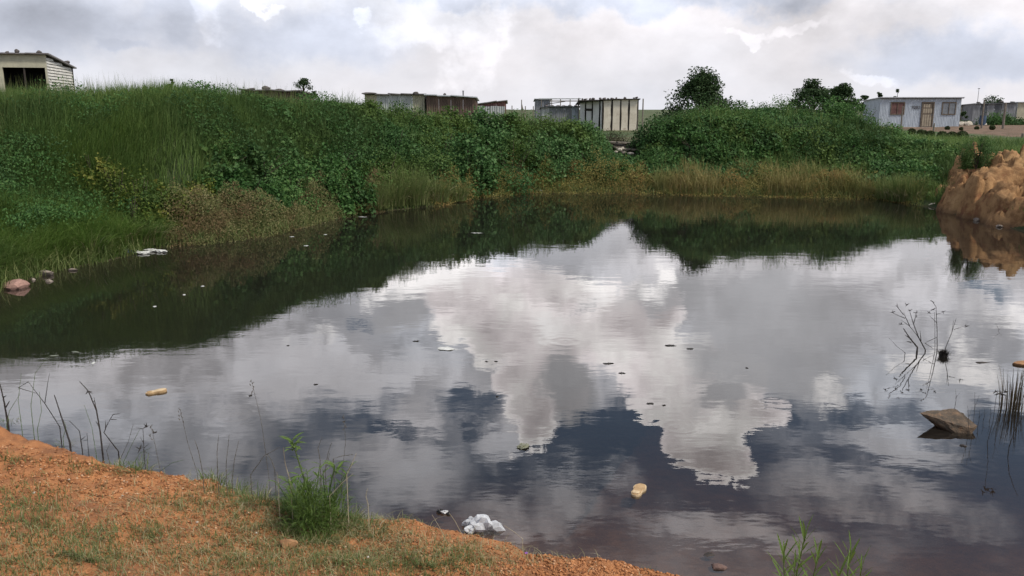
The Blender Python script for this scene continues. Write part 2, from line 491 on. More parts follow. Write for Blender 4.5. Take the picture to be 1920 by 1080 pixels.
def terrain(x, y, detail=True):
    x = np.atleast_1d(np.asarray(x, float)); y = np.atleast_1d(np.asarray(y, float))
    # crumbly shoreline: shift the lookup a little
    wob = 0.05 * sst(2.0, 3.0, y)
    xs = x + (fbm(x * 3.1, y * 3.1, 5, 3) - .5) * 2 * wob; ys = y + (fbm(x * 3.1, y * 3.1, 9, 3) - .5) * 2 * wob
    d, i, t = seg_dist(xs, ys, poly)
    ins = inside(xs, ys, poly)
    A = att[i] * (1 - t)[:, None] + att[(i + 1) % len(poly)] * t[:, None]
    zb, w, sl, us = A.T
    nm = y < 9
    if nm.any():                               # near bank: blend the brow heights so no crease runs inland
        k_ = len(near_brow); num = 0; den = 0
        for q, a_ in zip(poly[:k_], att[:k_]):
            wt = 1 / (((x[nm] - q[0]) ** 2 + (y[nm] - q[1]) ** 2) ** 1.5 + .004); num = num + wt * a_[0]; den = den + wt
        f_ = sst(.1, .6, d[nm])
        zb = zb.copy(); sl = sl.copy()
        zb[nm] = zb[nm] * (1 - f_) + num / den * f_
        sl[nm] = .15
    near = sst(12, 8, y + 0.0 * x) * sst(-7.5, -6, x)
    plateau = 1.2 + 1.1 * sst(-1, -11, x) * sst(10, 14, y)
    cap = np.where(near > 0.5, 1.02, plateau)
    land = np.minimum(zb * (sst(-0.2, 1, d / w) - .104) / .896 + sl * np.maximum(d - w, 0), cap)
    # overgrown heaps
    far = y > 9
    if far.any():
        rd, ri, rt = seg_dist(x[far], y[far], ridge[:, :2], closed=False)
        rz = ridge[ri, 2] * (1 - rt) + ridge[ri + 1, 2] * rt
        front = np.clip(1 - rd / 6.0, 0, 1)
        heap = rz * sst(0, 1, front ** 0.8)
        for hx, hy, hz, hrx, hry in humps:
            q = np.hypot((x[far] - hx) / hrx, (y[far] - hy) / hry)
            heap = np.maximum(heap, hz * sst(1.25, 0.15, q))
        heap = heap * sst(.5, 3.0, d[far])
        land[far] = np.maximum(land[far], heap)
    # the sloping foot of the clay mound at the right shore is a mesh of its own
    bed = -np.minimum(us * d, 1.7) - 0.004
    z = np.where(ins, bed, land + 0.006)
    if detail:
        n_far = (fbm(x * 0.7, y * 0.7, 31, 4) - .5) * 0.25 * sst(0.6, 3, d) * sst(8, 13, y)
        nearm = sst(0.02, 0.12, d) * sst(9, 7, y)
        clod = (fbm(x * 2.6, y * 2.6, 41, 3) - .5) * 0.10 + (fbm(x * 11, y * 11, 43, 3) - .5) * 0.045
        rid = (1 - np.abs(fbm(x * 7 + 3, y * 9, 47, 2) * 2 - 1)) ** 2 * 0.018
        z = z + np.where(ins, (fbm(x * 4, y * 4, 51, 3) - .5) * 0.05 * np.clip(d, 0, 1), n_far + nearm * (clod + rid))
        z = np.where(ins, np.minimum(z, -0.004), np.maximum(z, 0.005))
    return z


def T(x, y): return float(terrain(x, y)[0])


gx = np.concatenate([[-3000, -1500, -700, -350, -180, -100, -70, -50, -40, -34], np.arange(-29, -5, .25), np.arange(-4.8, 2.6, .03), np.arange(2.7, 32, .25),
                     [34, 37, 40, 44, 48, 53, 60, 70, 85, 110, 180, 350, 700, 1500, 3000]])
gy = np.concatenate([[-300, -80, -20, -8, -3, -1, 0, .8, 1.5, 2.0], np.arange(2.3, 6.6, .03), np.arange(6.7, 44, .25), np.arange(45, 100, 2.0),
                     [105, 115, 130, 150, 190, 260, 400, 700, 1500, 4000]])
GX, GY = np.meshgrid(gx, gy)
Z = terrain(GX.ravel(), GY.ravel())
V = np.stack([GX.ravel(), GY.ravel(), Z], 1)
nx, ny = len(gx), len(gy)
ii = (np.arange(ny - 1)[:, None] * nx + np.arange(nx - 1)[None, :]).ravel()
F = np.stack([ii, ii + 1, ii + nx + 1, ii + nx], 1)
# share of bare orange soil (1), dark litter under the plants (0)
xx, yy = V[:, 0], V[:, 1]
soil = np.where(yy < 9.5, 1.0, 0.0)
field = sst(26, 28, xx + 3 * (fbm(xx * .3, yy * .3, 61) - .5)) * sst(43, 47, yy + 5 * (fbm(xx * .25, yy * .25, 63) - .5)) * sst(130, 90, yy)
soil = np.maximum(soil, 0.75 * field)
gm = raw_mesh('ground', V, F, soil, smooth=True, attr='soil')

m, t, b = newmat('ground_soil')
co = objcoord(t)
a = t.nodes.new('ShaderNodeAttribute'); a.attribute_name = 'soil'; sa = X(t, a.outputs['Fac'])
n1 = noise(t, co, 1.3, 5, 0.6); n2 = noise(t, co, 9, 5, 0.65); n3 = noise(t, co, 55, 4, 0.7); n4 = noise(t, co, 0.35, 3, .5)
orange = mixc(t, (n1 * .5 + n2 * .5).sstep(.38, .62), (0.23, 0.102, 0.048), (0.43, 0.190, 0.078))
orange = mixc(t, n3.sstep(.60, .74), orange, (0.54, 0.33, 0.17))
orange = mixc(t, n3.sstep(.40, .28) * .6, orange, (0.15, 0.06, 0.032))
brown = mixc(t, n1.sstep(.4, .6), (0.12, 0.085, 0.055), (0.19, 0.125, 0.085))
green = mixc(t, n2.sstep(.35, .65), (0.022, 0.036, 0.014), (0.045, 0.060, 0.024))
orange = mixc(t, sa.sstep(.95, .8), orange, brown)
farg = mixc(t, n4.sstep(.4, .6), (0.05, 0.085, 0.028), (0.10, 0.10, 0.05))
g = t.nodes.new('ShaderNodeNewGeometry'); sp = t.nodes.new('ShaderNodeSeparateXYZ'); t.links.new(g.outputs['Position'], sp.inputs[0])
yv = X(t, sp.outputs[1])
green = mixc(t, yv.sstep(32, 38), green, farg)
col = mixc(t, sa.sstep(.2, .6), green, orange)
zv = X(t, sp.outputs[2])
col = mixc(t, zv.sstep(0.035, -0.01) * .45, col, (0.125, 0.078, 0.052))          # wet soil at and under the water line
t.links.new(col, b.inputs['Base Color'])
b.inputs['Roughness'].default_value = 0.92; b.inputs['Specular IOR Level'].default_value = 0.15
bump(t, b, n3 * .6 + n2 * .8, 0.7, 0.03)
gm.materials.append(m)
ground = tag(link('ground', gm), kind='structure')
SOIL = m

# water: a closed body with a clear surface over dark, peaty depth
wm = bpy.data.materials.new('pond_water'); wm.use_nodes = True
t = wm.node_tree; t.nodes.clear()
out = t.nodes.new('ShaderNodeOutputMaterial')
fr = t.nodes.new('ShaderNodeFresnel'); fr.inputs['IOR'].default_value = 1.58
gl = t.nodes.new('ShaderNodeBsdfGlossy'); gl.inputs['Roughness'].default_value = 0.012
gl.inputs['Color'].default_value = (1, 1, 1, 1)
tr = t.nodes.new('ShaderNodeBsdfTransparent'); tr.inputs['Color'].default_value = (0.95, 0.95, 0.95, 1)
df = t.nodes.new('ShaderNodeBsdfDiffuse'); df.inputs['Color'].default_value = (0.055, 0.050, 0.042, 1)
mur = t.nodes.new('ShaderNodeMixShader'); mur.inputs[0].default_value = 0.20
t.links.new(tr.outputs[0], mur.inputs[1]); t.links.new(df.outputs[0], mur.inputs[2])
mx = t.nodes.new('ShaderNodeMixShader')
t.links.new(fr.outputs[0], mx.inputs[0]); t.links.new(mur.outputs[0], mx.inputs[1]); t.links.new(gl.outputs[0], mx.inputs[2])
t.links.new(mx.outputs[0], out.inputs['Surface'])
gpos = t.nodes.new('ShaderNodeNewGeometry')
mp = t.nodes.new('ShaderNodeMapping'); t.links.new(gpos.outputs['Position'], mp.inputs[0]); mp.inputs['Scale'].default_value = (0.8, 1.6, 1)
r1 = noise(t, mp.outputs[0], 2.2, 3, .5); r2 = noise(t, mp.outputs[0], 11, 3, .5); rk = noise(t, gpos.outputs['Position'], 0.28, 2, .5)
hgt = r1 * 0.55 + r2 * 0.10 * rk.sstep(.35, .65)
sp = t.nodes.new('ShaderNodeSeparateXYZ'); t.links.new(gpos.outputs['Position'], sp.inputs[0])
wx, wy = X(t, sp.outputs[0]), X(t, sp.outputs[1])
for px, py, rad in ((880, 560, .35), (330, 500, .3), (440, 780, .35), (860, 790, .55), (1840, 870, .28), (1060, 640, .4), (1270, 800, .3)):
    p = at(px, py, 0)                                                    # rings where insects touch the surface
    qx, qy = wx - p.x, wy - p.y
    d = (qx * qx + qy * qy).sqrt()
    hgt = hgt + (d * (6.283 / (rad * .36)))._m('SINE') * d.sstep(rad, rad * .3) * 0.05
bn = t.nodes.new('ShaderNodeBump'); bn.inputs['Strength'].default_value = 0.085; bn.inputs['Distance'].default_value = 0.028
t.links.new(hgt.s, bn.inputs['Height'])
for n in (fr, gl): t.links.new(bn.outputs[0], n.inputs['Normal'])
va = t.nodes.new('ShaderNodeVolumeAbsorption'); va.inputs['Color'].default_value = (0.50, 0.42, 0.33, 1); va.inputs['Density'].default_value = 4.4
t.links.new(va.outputs[0], out.inputs['Volume'])
w = MB(); w.box(-28, 1.0, -4.0, 32, 36, 0.0)
water = tag(w.build('water', wm), kind='structure')

# ------------------------------------------------------------------ plants
fs_az = np.array([math.atan2(at(px, py).x, at(px, py).y) for px, py in far_px]); fs_d = np.array([d for _, d in far_shore])
o_ = np.argsort(fs_az); fs_az, fs_d = fs_az[o_], fs_d[o_]


def far_pos(px, off):
    """ground position behind the far shore: bearing of a photograph column, off metres inland"""
    a = np.arctan((np.asarray(px, float) - 960) / FPX / (math.cos(PITCH) + .15 * math.sin(PITCH)))
    d = np.interp(a, fs_az, fs_d) + off
    return np.sin(a) * d, np.cos(a) * d


def unit(v): return v / np.maximum(np.linalg.norm(v, axis=1, keepdims=True), 1e-9)


def leaf_arrays(P, N, size, aspect=0.62, fold=0.18, r=rng):
    """folded diamond leaves at P facing N"""
    n = len(P)
    R = unit(r.normal(size=(n, 3))); D = unit(np.cross(N, R)); S = np.cross(N, D)
    L = size[:, None] if np.ndim(size) else np.full((n, 1), size)
    b = P - D * L * .5; tip = P + D * L * .5 - N * L * .12; m = P - D * L * .08
    w = S * L * aspect * .5; up = N * L * fold
    V = np.stack([b, m + w + up, tip, m - w + up], 1).reshape(-1, 3)
    k = np.arange(n)[:, None] * 4
    F = np.concatenate([k + np.array([0, 1, 2]), k + np.array([0, 2, 3])], 0)
    return V, F


def blade_arrays(P, h, w, bend, heading, r=rng, seg=3, roll=None):
    """curved tapering grass blades rooted at P"""
    n = len(P)
    h = np.broadcast_to(h, n); w = np.broadcast_to(w, n); bend = np.broadcast_to(bend, n)
    H = np.stack([np.cos(heading), np.sin(heading), np.zeros(n)], 1)
    ra = heading + np.pi / 2 + r.uniform(-.9, .9, n)
    S = np.stack([np.cos(ra), np.sin(ra), np.zeros(n)], 1)
    Vs = []
    for j in range(seg + 1):
        t_ = j / seg
        up = h * (t_ - 0.45 * np.minimum(bend, 1.6) * t_ ** 2.2)
        p = P + H * (h * bend * .75 * t_ ** 1.8)[:, None]; p[:, 2] += up
        if j == seg: Vs.append(p)
        else:
            ww = (w * (1 - .75 * t_ ** 1.5) * .5)[:, None]
            Vs += [p - S * ww, p + S * ww]
    k = 2 * seg + 1
    V = np.stack(Vs, 1).reshape(-1, 3)
    base = np.arange(n)[:, None] * k
    F = []
    for j in range(seg - 1):
        a = 2 * j
        F += [base + np.array([a, a + 1, a + 3]), base + np.array([a, a + 3, a + 2])]
    a = 2 * (seg - 1); F.append(base + np.array([a, a + 1, a + 2]))
    return V, np.concatenate(F, 0), k


def leaf_obj(name, P, N, size, mat, parent=None, aspect=.62, tint=None, fold=.18):
    V, F = leaf_arrays(P, N, size, aspect, fold)
    tint = rng.beta(2, 2.6, len(P)) if tint is None else tint
    return link(name, raw_mesh(name, V, F, np.repeat(tint, 4)), mat, parent)


def blade_obj(name, P, h, w, bend, heading, mat, parent=None, seg=3, tint=None):
    V, F, k = blade_arrays(P, h, w, bend, heading, seg=seg)
    tint = rng.beta(2, 2.6, len(P)) if tint is None else tint
    return link(name, raw_mesh(name, V, F, np.repeat(tint, k)), mat, parent)


def pts(px0, px1, o0, o1, n, keep=None):
    px = rng.uniform(px0, px1, n); off = rng.uniform(o0, o1, n)
    x, y = far_pos(px, off)
    if keep is not None:
        m = keep(px, off, x, y); px, off, x, y = px[m], off[m], x[m], y[m]
    return px, off, x, y, terrain(x, y)


# -- tall soft grass over the left hill
px, off, x, y, z = pts(-160, 800, 1.6, 9.0, 138000, lambda p, o, x, y: rng.random(len(p)) < sst(820, 560, p + 120 * (fbm(x * .8, y * .8, 71) - .5)) * sst(1.2, 3.5, o + 2 * (fbm(x * .6, y * .6, 73) - .5)))
hh = rng.uniform(.32, .72, len(x)) * (0.65 + .7 * fbm(x * .5, y * .5, 75))
tn = np.clip(rng.beta(2, 2.6, len(x)) * .8 + .5 * (fbm(x * .45, y * .45, 77) - .4), 0, 1)
tag(blade_obj('hill_grass', np.stack([x, y, z], 1), hh, rng.uniform(.008, .016, len(x)), rng.uniform(.1, .8, len(x)), rng.normal(0.3, 1.2, len(x)), GRASS_HILL, tint=tn),
    'tall soft green grass covering the hill below the cream hut', 'grass', kind='stuff')
# seed stalks standing against the sky
px, off, x, y, z = pts(-100, 660, 5.0, 7.5, 2600)
tag(blade_obj('grass_stalks', np.stack([x, y, z], 1), rng.uniform(.5, 1.0, len(x)), .009, rng.uniform(.05, .4, len(x)), rng.uniform(0, 6.28, len(x)), SEDGE),
    'thin seed stalks standing above the hill grass', 'grass', kind='stuff')
# -- weedy undergrowth that breaks up the grass of the lower slope
px, off, x, y, z = pts(-150, 640, 1.0, 6.5, 60000, lambda p, o, x, y: rng.random(len(p)) < sst(.46, .60, fbm(x * .55, y * .55, 141, 3)) * sst(6.8, 4.0, o))
lump = fbm(x * 1.5, y * 1.5, 143, 3)
N = unit(np.stack([rng.normal(.2, .7, len(x)), rng.normal(-.5, .6, len(x)), rng.uniform(.1, 1.1, len(x))], 1))
tag(leaf_obj('undergrowth', np.stack([x, y, z + .1 + rng.random(len(x)) ** .7 * (.15 + .7 * lump)], 1), N, rng.uniform(.03, .08, len(x)), GREEN_BUSH, aspect=.5),
    'dark leafy undergrowth in patches on the slope of the grassy hill', 'undergrowth', kind='stuff')
# -- bright soft grass on the left hummocks
px, off, x, y, z = pts(-260, 330, 0.0, 4.2, 42000, lambda p, o, x, y: rng.random(len(p)) < sst(330, 250, p + 30 * o * .3) * sst(4.4, 3.0, o))
tag(blade_obj('bank_grass', np.stack([x, y, z], 1), rng.uniform(.35, .75, len(x)) * sst(-.2, .8, off), rng.uniform(.007, .013, len(x)), rng.uniform(.3, 1.3, len(x)), rng.normal(-.3, .9, len(x)), GRASS_BRIGHT,
              tint=np.clip(rng.beta(2, 3, len(x)) + .3 * (fbm(x, y, 79) - .5), 0, 1)),
    'bright green drooping grass on the hummock beside the pond', 'grass', kind='stuff')
# -- broad leaved creeper over the middle and right heaps
px, off, x, y, z = pts(330, 1750, 0.5, 7.2, 150000, lambda p, o, x, y: (rng.random(len(p)) < sst(.4, 1.2, o) * sst(380, 620, p + 200 * (fbm(x * .7, y * .7, 81) - .5) + 40 * (o < 3))) & ~((abs(x - 3.95) < .55 + .25 * (o - 3)) & (o > 2.2)))
lump = fbm(x * 1.1, y * 1.1, 83, 3)
zz = z + rng.random(len(x)) ** .7 * (.12 + .55 * lump)
N = unit(np.stack([rng.normal(0, .6, len(x)), rng.normal(-.55, .6, len(x)), rng.uniform(.2, 1.2, len(x))], 1))
tag(leaf_obj('creeper', np.stack([x, y, zz], 1), N, rng.uniform(.04, .14, len(x)) * (.7 + .6 * fbm(x * .9, y * .9, 153, 2)), GREEN_DARK, aspect=.8),
    'dark broad leaved creeper spreading over the earth heaps', 'creeper', kind='stuff')
# grass growing up through the creeper
px, off, x, y, z = pts(600, 1750, 1.2, 7.5, 26000, lambda p, o, x, y: (rng.random(len(p)) < sst(.45, .62, fbm(x * .8, y * .8, 151, 3))) & ~((abs(x - 3.95) < .8) & (o > 2.0)))
tag(blade_obj('heap_grass', np.stack([x, y, z], 1), rng.uniform(.5, 1.05, len(x)), rng.uniform(.010, .02, len(x)), rng.uniform(.1, .9, len(x)), rng.uniform(0, 6.28, len(x)), GRASS_HILL),
    'tall grass growing up in patches through the creeper', 'grass', kind='stuff')
# -- rusty and olive marsh weeds along the water
def weeds(name, px0, px1, o1, n, hmax, mat, label, size=(.025, .055), seed=91):
    px, off, x, y, z = pts(px0, px1, -.25, o1, n, lambda p, o, x, y: rng.random(len(p)) < sst(px0, px0 + 40, p) * sst(px1, px1 - 40, p) * sst(-.3, .15, o) * sst(o1, o1 * .6, o) * sst(.12, .42, fbm(x * 1.6, y * 1.6, seed)))
    prof = np.clip(.15 + 1.5 * fbm(x * 1.9, y * 1.9, seed + 2, 3) ** 1.8, 0, 1.4) * sst(-.3, .5, off)
    zz = np.maximum(z, 0) + rng.random(len(x)) ** .8 * hmax * prof
    N = unit(np.stack([rng.normal(0, .8, len(x)), rng.normal(-.4, .7, len(x)), rng.uniform(.1, 1.0, len(x))], 1))
    return tag(leaf_obj(name, np.stack([x, y, zz], 1), N, rng.uniform(*size, len(x)), mat, aspect=.42), label, 'weeds', kind='stuff')


weeds('brown_weeds', 290, 730, 1.7, 60000, .95, WEED_BROWN, 'rusty brown and olive marsh weeds along the left shore')
weeds('olive_weeds', 800, 1190, 1.5, 36000, .95, WEED_OLIVE, 'olive yellow marsh weeds on the shore below the creeper', (.03, .065), 95)
weeds('orange_weeds', 1150, 1740, 1.3, 36000, .62, WEED_OLIVE, 'yellow and orange weeds along the shore below the right heap', (.03, .065), 99)
# -- dry reeds among them
px, off, x, y, z = pts(1230, 1640, .0, 1.3, 9000, lambda p, o, x, y: rng.random(len(p)) < sst(.35, .6, fbm(x * 1.2, y * 1.2, 101)))
tag(blade_obj('dry_reeds', np.stack([x, y, np.maximum(z, 0)], 1), rng.uniform(.35, 1.0, len(x)), rng.uniform(.010, .022, len(x)), rng.uniform(.1, 1.0, len(x)), rng.uniform(0, 6.28, len(x)), REED_DRY),
    'yellow brown dry reeds standing along the far shore', 'reeds', kind='stuff')
# thin mixed grass along the whole far water line
px, off, x, y, z = pts(-150, 1740, -.15, .8, 9000)
tag(blade_obj('shore_grass', np.stack([x, y, np.maximum(z, 0)], 1), rng.uniform(.15, .5, len(x)), .011, rng.uniform(.3, 1.4, len(x)), rng.uniform(0, 6.28, len(x)), SEDGE),
    'thin bent grass along the far water line', 'grass', kind='stuff')
# -- green field right of the heaps
px, off, x, y, z = pts(1660, 2050, .4, 20, 42000, lambda p, o, x, y: rng.random(len(p)) < sst(21, 8, o + 8 * (fbm(x * .3, y * .3, 111) - .5)))
tag(blade_obj('field_grass', np.stack([x, y, z], 1), rng.uniform(.2, .55, len(x)), rng.uniform(.012, .022, len(x)), rng.uniform(.2, .9, len(x)), rng.uniform(0, 6.28, len(x)), GRASS_HILL),
    'green field grass between the right heap and the bare soil', 'grass', kind='stuff')


def stems(name, mat, parent, n, r, h, th=.015):
    b = MB()
    for i in range(n):
        a = random.uniform(0, 6.28); q = random.uniform(.2, .75) * r
        b.tube([(0, 0, -.05), (math.cos(a) * q * .4, math.sin(a) * q * .4, h * .35), (math.cos(a) * q, math.sin(a) * q, h * random.uniform(.6, .85))], [th, th * .7, th * .3], 5)
    return b.build(name, mat, parent)


def bush(px, ytop, d, r, label, group, mat=GREEN_BUSH, n=4200, size=(.06, .12), ry=None, aspect=.75, name='bush', cat='bush', dens=1.0, base=None):
    top = atd(px, ytop, d); zg = T(top.x, top.y) if base is None else base; h = max(.55, top.z - zg)
    root = empty(name, (top.x, top.y, zg))
    ncl = int(34 * dens); per = n // ncl; ry = ry or r
    cd = unit(np.stack([rng.normal(size=ncl), rng.normal(size=ncl), rng.uniform(-.15, 1.1, ncl)], 1))
    rad = rng.uniform(.62, .96, ncl)
    cc = cd * rad[:, None] * np.array([r, ry, h])
    spread = .20 * np.array([r, ry, max(h, .6)])
    P = np.repeat(cc, per, 0) + np.clip(rng.normal(size=(ncl * per, 3)), -1.7, 1.7) * spread * rng.uniform(.5, 1.15, (ncl, 1)).repeat(per, 0)
    gl_ = terrain(P[:, 0] + top.x, P[:, 1] + top.y, False) - zg if base is None else np.full(len(P), -.05)
    P[:, 2] = np.maximum(P[:, 2] + np.minimum(gl_, 0) * .8, gl_ + .02)               # drapes down the slope
    N = unit(np.repeat(cd, per, 0) * .7 + rng.normal(size=P.shape) * .6 + np.array([0, 0, .5]))
    tn = np.clip(rng.beta(2, 2.6, len(P)) + np.repeat(rng.normal(0, .13, ncl), per) + random.uniform(-.18, .28), 0, 1)
    leaf_obj('foliage', P, N, rng.uniform(*size, len(P)) * random.uniform(.5, 1.25) * np.repeat(rng.uniform(.7, 1.25, ncl), per), mat, root, aspect, tn)
    stems('stem', BARK, root, 5, r, h)
    tag(root, label, cat, group)
    return root


GR = ['bushes on the crest of the right heap', 'bushes halfway up the right heap', 'bushes at the foot of the right heap']
LR = ['round vine covered bush on the crest of the heap right of the rubble gap', 'vine covered bush halfway up the heap right of the rubble gap', 'vine covered bush above the dry reeds right of the rubble gap']
for k_, (px, yt, d, r) in enumerate([(1222, 222, 30.0, .8), (1266, 203, 30.6, 1.1), (1330, 188, 30.8, 1.3), (1400, 195, 31, 1.3), (1470, 197, 31, 1.3), (1545, 193, 30.8, 1.4), (1612, 202, 30.2, 1.2), (1662, 240, 29.4, 1.0),
                     (1240, 275, 28.4, .9), (1300, 255, 28.8, 1.1), (1380, 246, 28.9, 1.2), (1462, 248, 28.9, 1.2), (1548, 248, 28.7, 1.2), (1628, 258, 28.0, 1.1), (1690, 290, 27, .8),
                     (1285, 226, 29.6, .9), (1352, 220, 29.8, 1.0), (1432, 216, 30.0, 1.0), (1506, 222, 29.7, 1.0), (1585, 220, 29.5, 1.0), (1648, 250, 28.8, .8), (1340, 268, 28.2, .7), (1424, 270, 28.2, .8), (1385, 262, 28.7, .8), (1504, 272, 28.3, .7), (1590, 275, 27.9, .8)]):
    bush(px, yt - (9 if 2 <= k_ < 7 else 3) + random.uniform(-5, 5), d + random.uniform(-.2, .2), r * random.uniform(.8, 1.1), LR[0 if k_ < 8 else 2 if k_ < 15 or k_ > 20 else 1], GR[0 if k_ < 8 else 2 if k_ < 15 or k_ > 20 else 1])
for px, yt, d, r in [(1712, 300, 26.0, .8), (1742, 292, 27.6, .8), (1700, 266, 28.6, .8), (1728, 318, 25.2, .6)]:
    bush(px, yt, d, r, 'spreading dark bush between the right heap and the clay mound', 'bushes left of the clay mound')
GM = ['creeper bushes in front of the low shacks', 'creeper bushes above the shore weeds']
LM = ['creeper clad dark bush on the crest in front of the low shacks', 'creeper clad bush above the olive weeds, left of the rubble gap']
for k_, (px, yt, d, r) in enumerate([(690, 186, 26, 1.0), (760, 190, 27, 1.2), (845, 200, 28.5, 1.2), (925, 209, 29.5, 1.2), (1000, 211, 30.2, 1.1), (1058, 214, 30.5, .9), (1104, 228, 30.3, .7),
                     (720, 266, 23.5, 1.0), (800, 256, 25, 1.1), (880, 250, 26.4, 1.2), (960, 250, 27.6, 1.2), (1040, 254, 28.5, 1.1), (1108, 268, 28.6, .8), (1146, 296, 28.0, .6),
                     (740, 232, 25, .9), (830, 226, 26.6, .9), (905, 228, 28, .9), (985, 232, 29, .9), (1075, 240, 29.5, .8)]):
    bush(px, yt + random.uniform(-4, 4), d, r * random.uniform(.8, 1.1), LM[0 if k_ < 7 else 1], GM[0 if k_ < 7 else 1], mat=GREEN_DARK)
GL = 'leafy bushes on the lower slope of the grassy hill'
LL = 'dark leafy bush on the lower slope of the grassy hill'
for px, yt, d, r in [(480, 275, 20.2, 1.0), (565, 265, 21.4, 1.1), (630, 252, 22.8, 1.0), (540, 318, 20.2, .7), (460, 322, 19.0, .7), (640, 318, 21.8, .8), (500, 300, 20.0, .8), (590, 300, 21.2, .8), (420, 315, 18.9, .6), (425, 290, 19.6, .7)]:
    bush(px, yt, d, r, LL, GL)
GY_ = 'yellow green bushes behind the bright grass'
for px, yt, d, r in [(170, 278, 17.4, .5), (215, 296, 17.2, .5), (255, 318, 17.0, .5), (300, 340, 17.2, .5), (330, 366, 17.3, .4), (240, 350, 16.4, .45), (375, 335, 18.2, .45)]:
    bush(px, yt, d, r, 'yellow green leafy bush behind the bright hummock grass', GY_, mat=YELLOW_BUSH, n=2200, size=(.05, .09))
bush(1838, 246, 22.4, .44, 'dark feathery shrub growing on top of the orange clay mound', None, mat=GREEN_DARK, n=7000, size=(.05, .10), aspect=.3, name='shrub', cat='shrub', dens=.8, base=1.12)


def tussock(px, off, h, n, r, mat, label, group, w=(.008, .018), bend=(.1, .9), name='tussock', xy=None, seg=4):
    if xy is None:
        x, y = far_pos(np.array([px]), off); x, y = float(x[0]), float(y[0])
    else: x, y = xy
    z = max(0, T(x, y))
    root = empty(name, (x, y, z))
    a = rng.uniform(0, 6.28, n); q = r * np.sqrt(rng.random(n))
    P = np.stack([np.cos(a) * q, np.sin(a) * q, np.full(n, -.03)], 1)
    blade_obj('blades', P, rng.uniform(.45, 1.0, n) * h, rng.uniform(*w, n), rng.uniform(*bend, n), a + rng.normal(0, .5, n), mat, root, seg)['kind'] = 'stuff'
    m_ = max(6, n // 6)
    a2 = rng.uniform(0, 6.28, m_)
    P2 = np.stack([np.cos(a2) * r * .8, np.sin(a2) * r * .8, np.full(m_, -.02)], 1)
    blade_obj('dry_blades', P2, rng.uniform(.3, .8, m_) * h, rng.uniform(*w, m_), rng.uniform(.6, 1.5, m_), a2, DRY_GRASS, root, seg)['kind'] = 'stuff'
    tag(root, label, 'grass tuft', group)
    return root


for px, off, h in [(700, .25, .9), (735, .35, 1.15), (775, .3, 1.25), (815, .4, 1.0), (760, .8, 1.3), (850, .3, .8)]:
    tussock(px, off, h, 420, .38, SEDGE, 'tall green sedge tuft at the bend of the far shore', 'sedge tufts at the bend of the shore')
for px, off, h in [(1672, .25, .95), (1700, .2, 1.05), (1722, .45, .9)]:
    tussock(px, off, h, 480, .36, SEDGE, 'grey green reed tuft beside the orange clay mound', 'reed tufts beside the clay mound', bend=(.1, .6))
for px, off, h in [(235, .5, .95), (262, .35, .9), (205, .7, .9), (150, .5, .8)]:
    tussock(px, off, h, 260, .3, GRASS_BRIGHT, 'long bladed bright grass tuft hanging over the left shore', 'long grass tufts on the left shore', bend=(.4, 1.2))
tussock(668, .15, .6, 260, .3, REED_DRY, 'reddish brown dead grass tuft beside the sedge', None, bend=(.5, 1.5))


# -- trees
def tree(px, ytop, d, w, label, ybase=None, mat=TREE_LEAF, n=6000, size=(.07, .14), shape='round', name='tree', cone=.6, ncl=90, aspect=.6):
    top = atd(px, ytop, d); zg = T(top.x, top.y); h = top.z - zg
    root = empty(name, (top.x, top.y, zg))
    tb = MB()
    tb.tube([(0, 0, -.1), (.04, .02, h * .3), (-.03, .0, h * .6), (.0, .03, h * .9)], [.09, .075, .05, .015], 7)
    cl = []
    for i in range(ncl):
        f = random.uniform(.28, .99)
        a = random.uniform(0, 6.28)
        rmax = (w * .5) * (min(1.0, (1.02 - f) / cone) ** (1.1 if shape == 'cone' else .7)) * (min(1, f / .35))
        q = rmax * random.uniform(.45, 1.0)
        c = Vector((math.cos(a) * q, math.sin(a) * q, h * f))
        cl.append(c)
        zb = h * max(.15, f - .22)
        tb.tube([(0, 0, zb), (c.x * .5, c.y * .5, (zb + c.z) * .5 + .03), tuple(c)], [.028, .016, .006], 4)
    tb.build('trunk', BARK, root)
    per = n // ncl
    cc = np.array(cl); dirs = unit(cc - np.array([0, 0, h * .45]))
    s = np.repeat(rng.uniform(.05, .09, ncl), per)[:, None] * w
    P = np.repeat(cc, per, 0) + np.clip(rng.normal(size=(ncl * per, 3)), -1.6, 1.6) * s * np.array([1, 1, .7]) + np.repeat(dirs * rng.uniform(0, .08, (ncl, 1)) * w, per, 0)
    N = unit(np.repeat(dirs, per, 0) * .6 + rng.normal(size=P.shape) * .7 + np.array([0, 0, .4]))
    leaf_obj('crown', P, N, rng.uniform(*size, len(P)), mat, root, aspect)
    tag(root, label, 'tree')
    return root


tree(1318, 143, 36, 3.3, 'dark pointed tree standing behind the right heap', cone=.62, n=11000, mat=TREE_LEAF, ncl=80, shape='cone')
tree(1530, 156, 40, 2.1, 'bushy round dark tree nearest the grey iron house', cone=.5, n=8500, ncl=44)
tree(1578, 162, 40.5, 1.9, 'lower dark tree joined to the round tree by the grey house', cone=.5, n=7500, ncl=40)
tree(568, 153, 38, 1.2, 'small dark tree showing above the grassy hill', cone=.4, n=2600, size=(.05, .10), ncl=30)
tree(320, 150, 26, .35, 'tiny dark sapling poking above the hill grass', cone=.5, n=500, size=(.04, .07), ncl=10)
for px, yt, w_, lab in [(1622, 176, 1.1, 'thin leafy sapling left of the grey iron house'), (1648, 172, 1.0, 'leafy sapling rising behind the low end of the grey house'), (1684, 168, .9, 'slender leaning sapling behind the grey house roof')]:
    tree(px, yt, 78, w_, lab, cone=.5, n=1300, size=(.10, .2), ncl=22)
tree(1862, 184, 86, 2.6, 'low dark tree behind the shed with the mast', cone=.4, n=1600, size=(.1, .2), ncl=26)
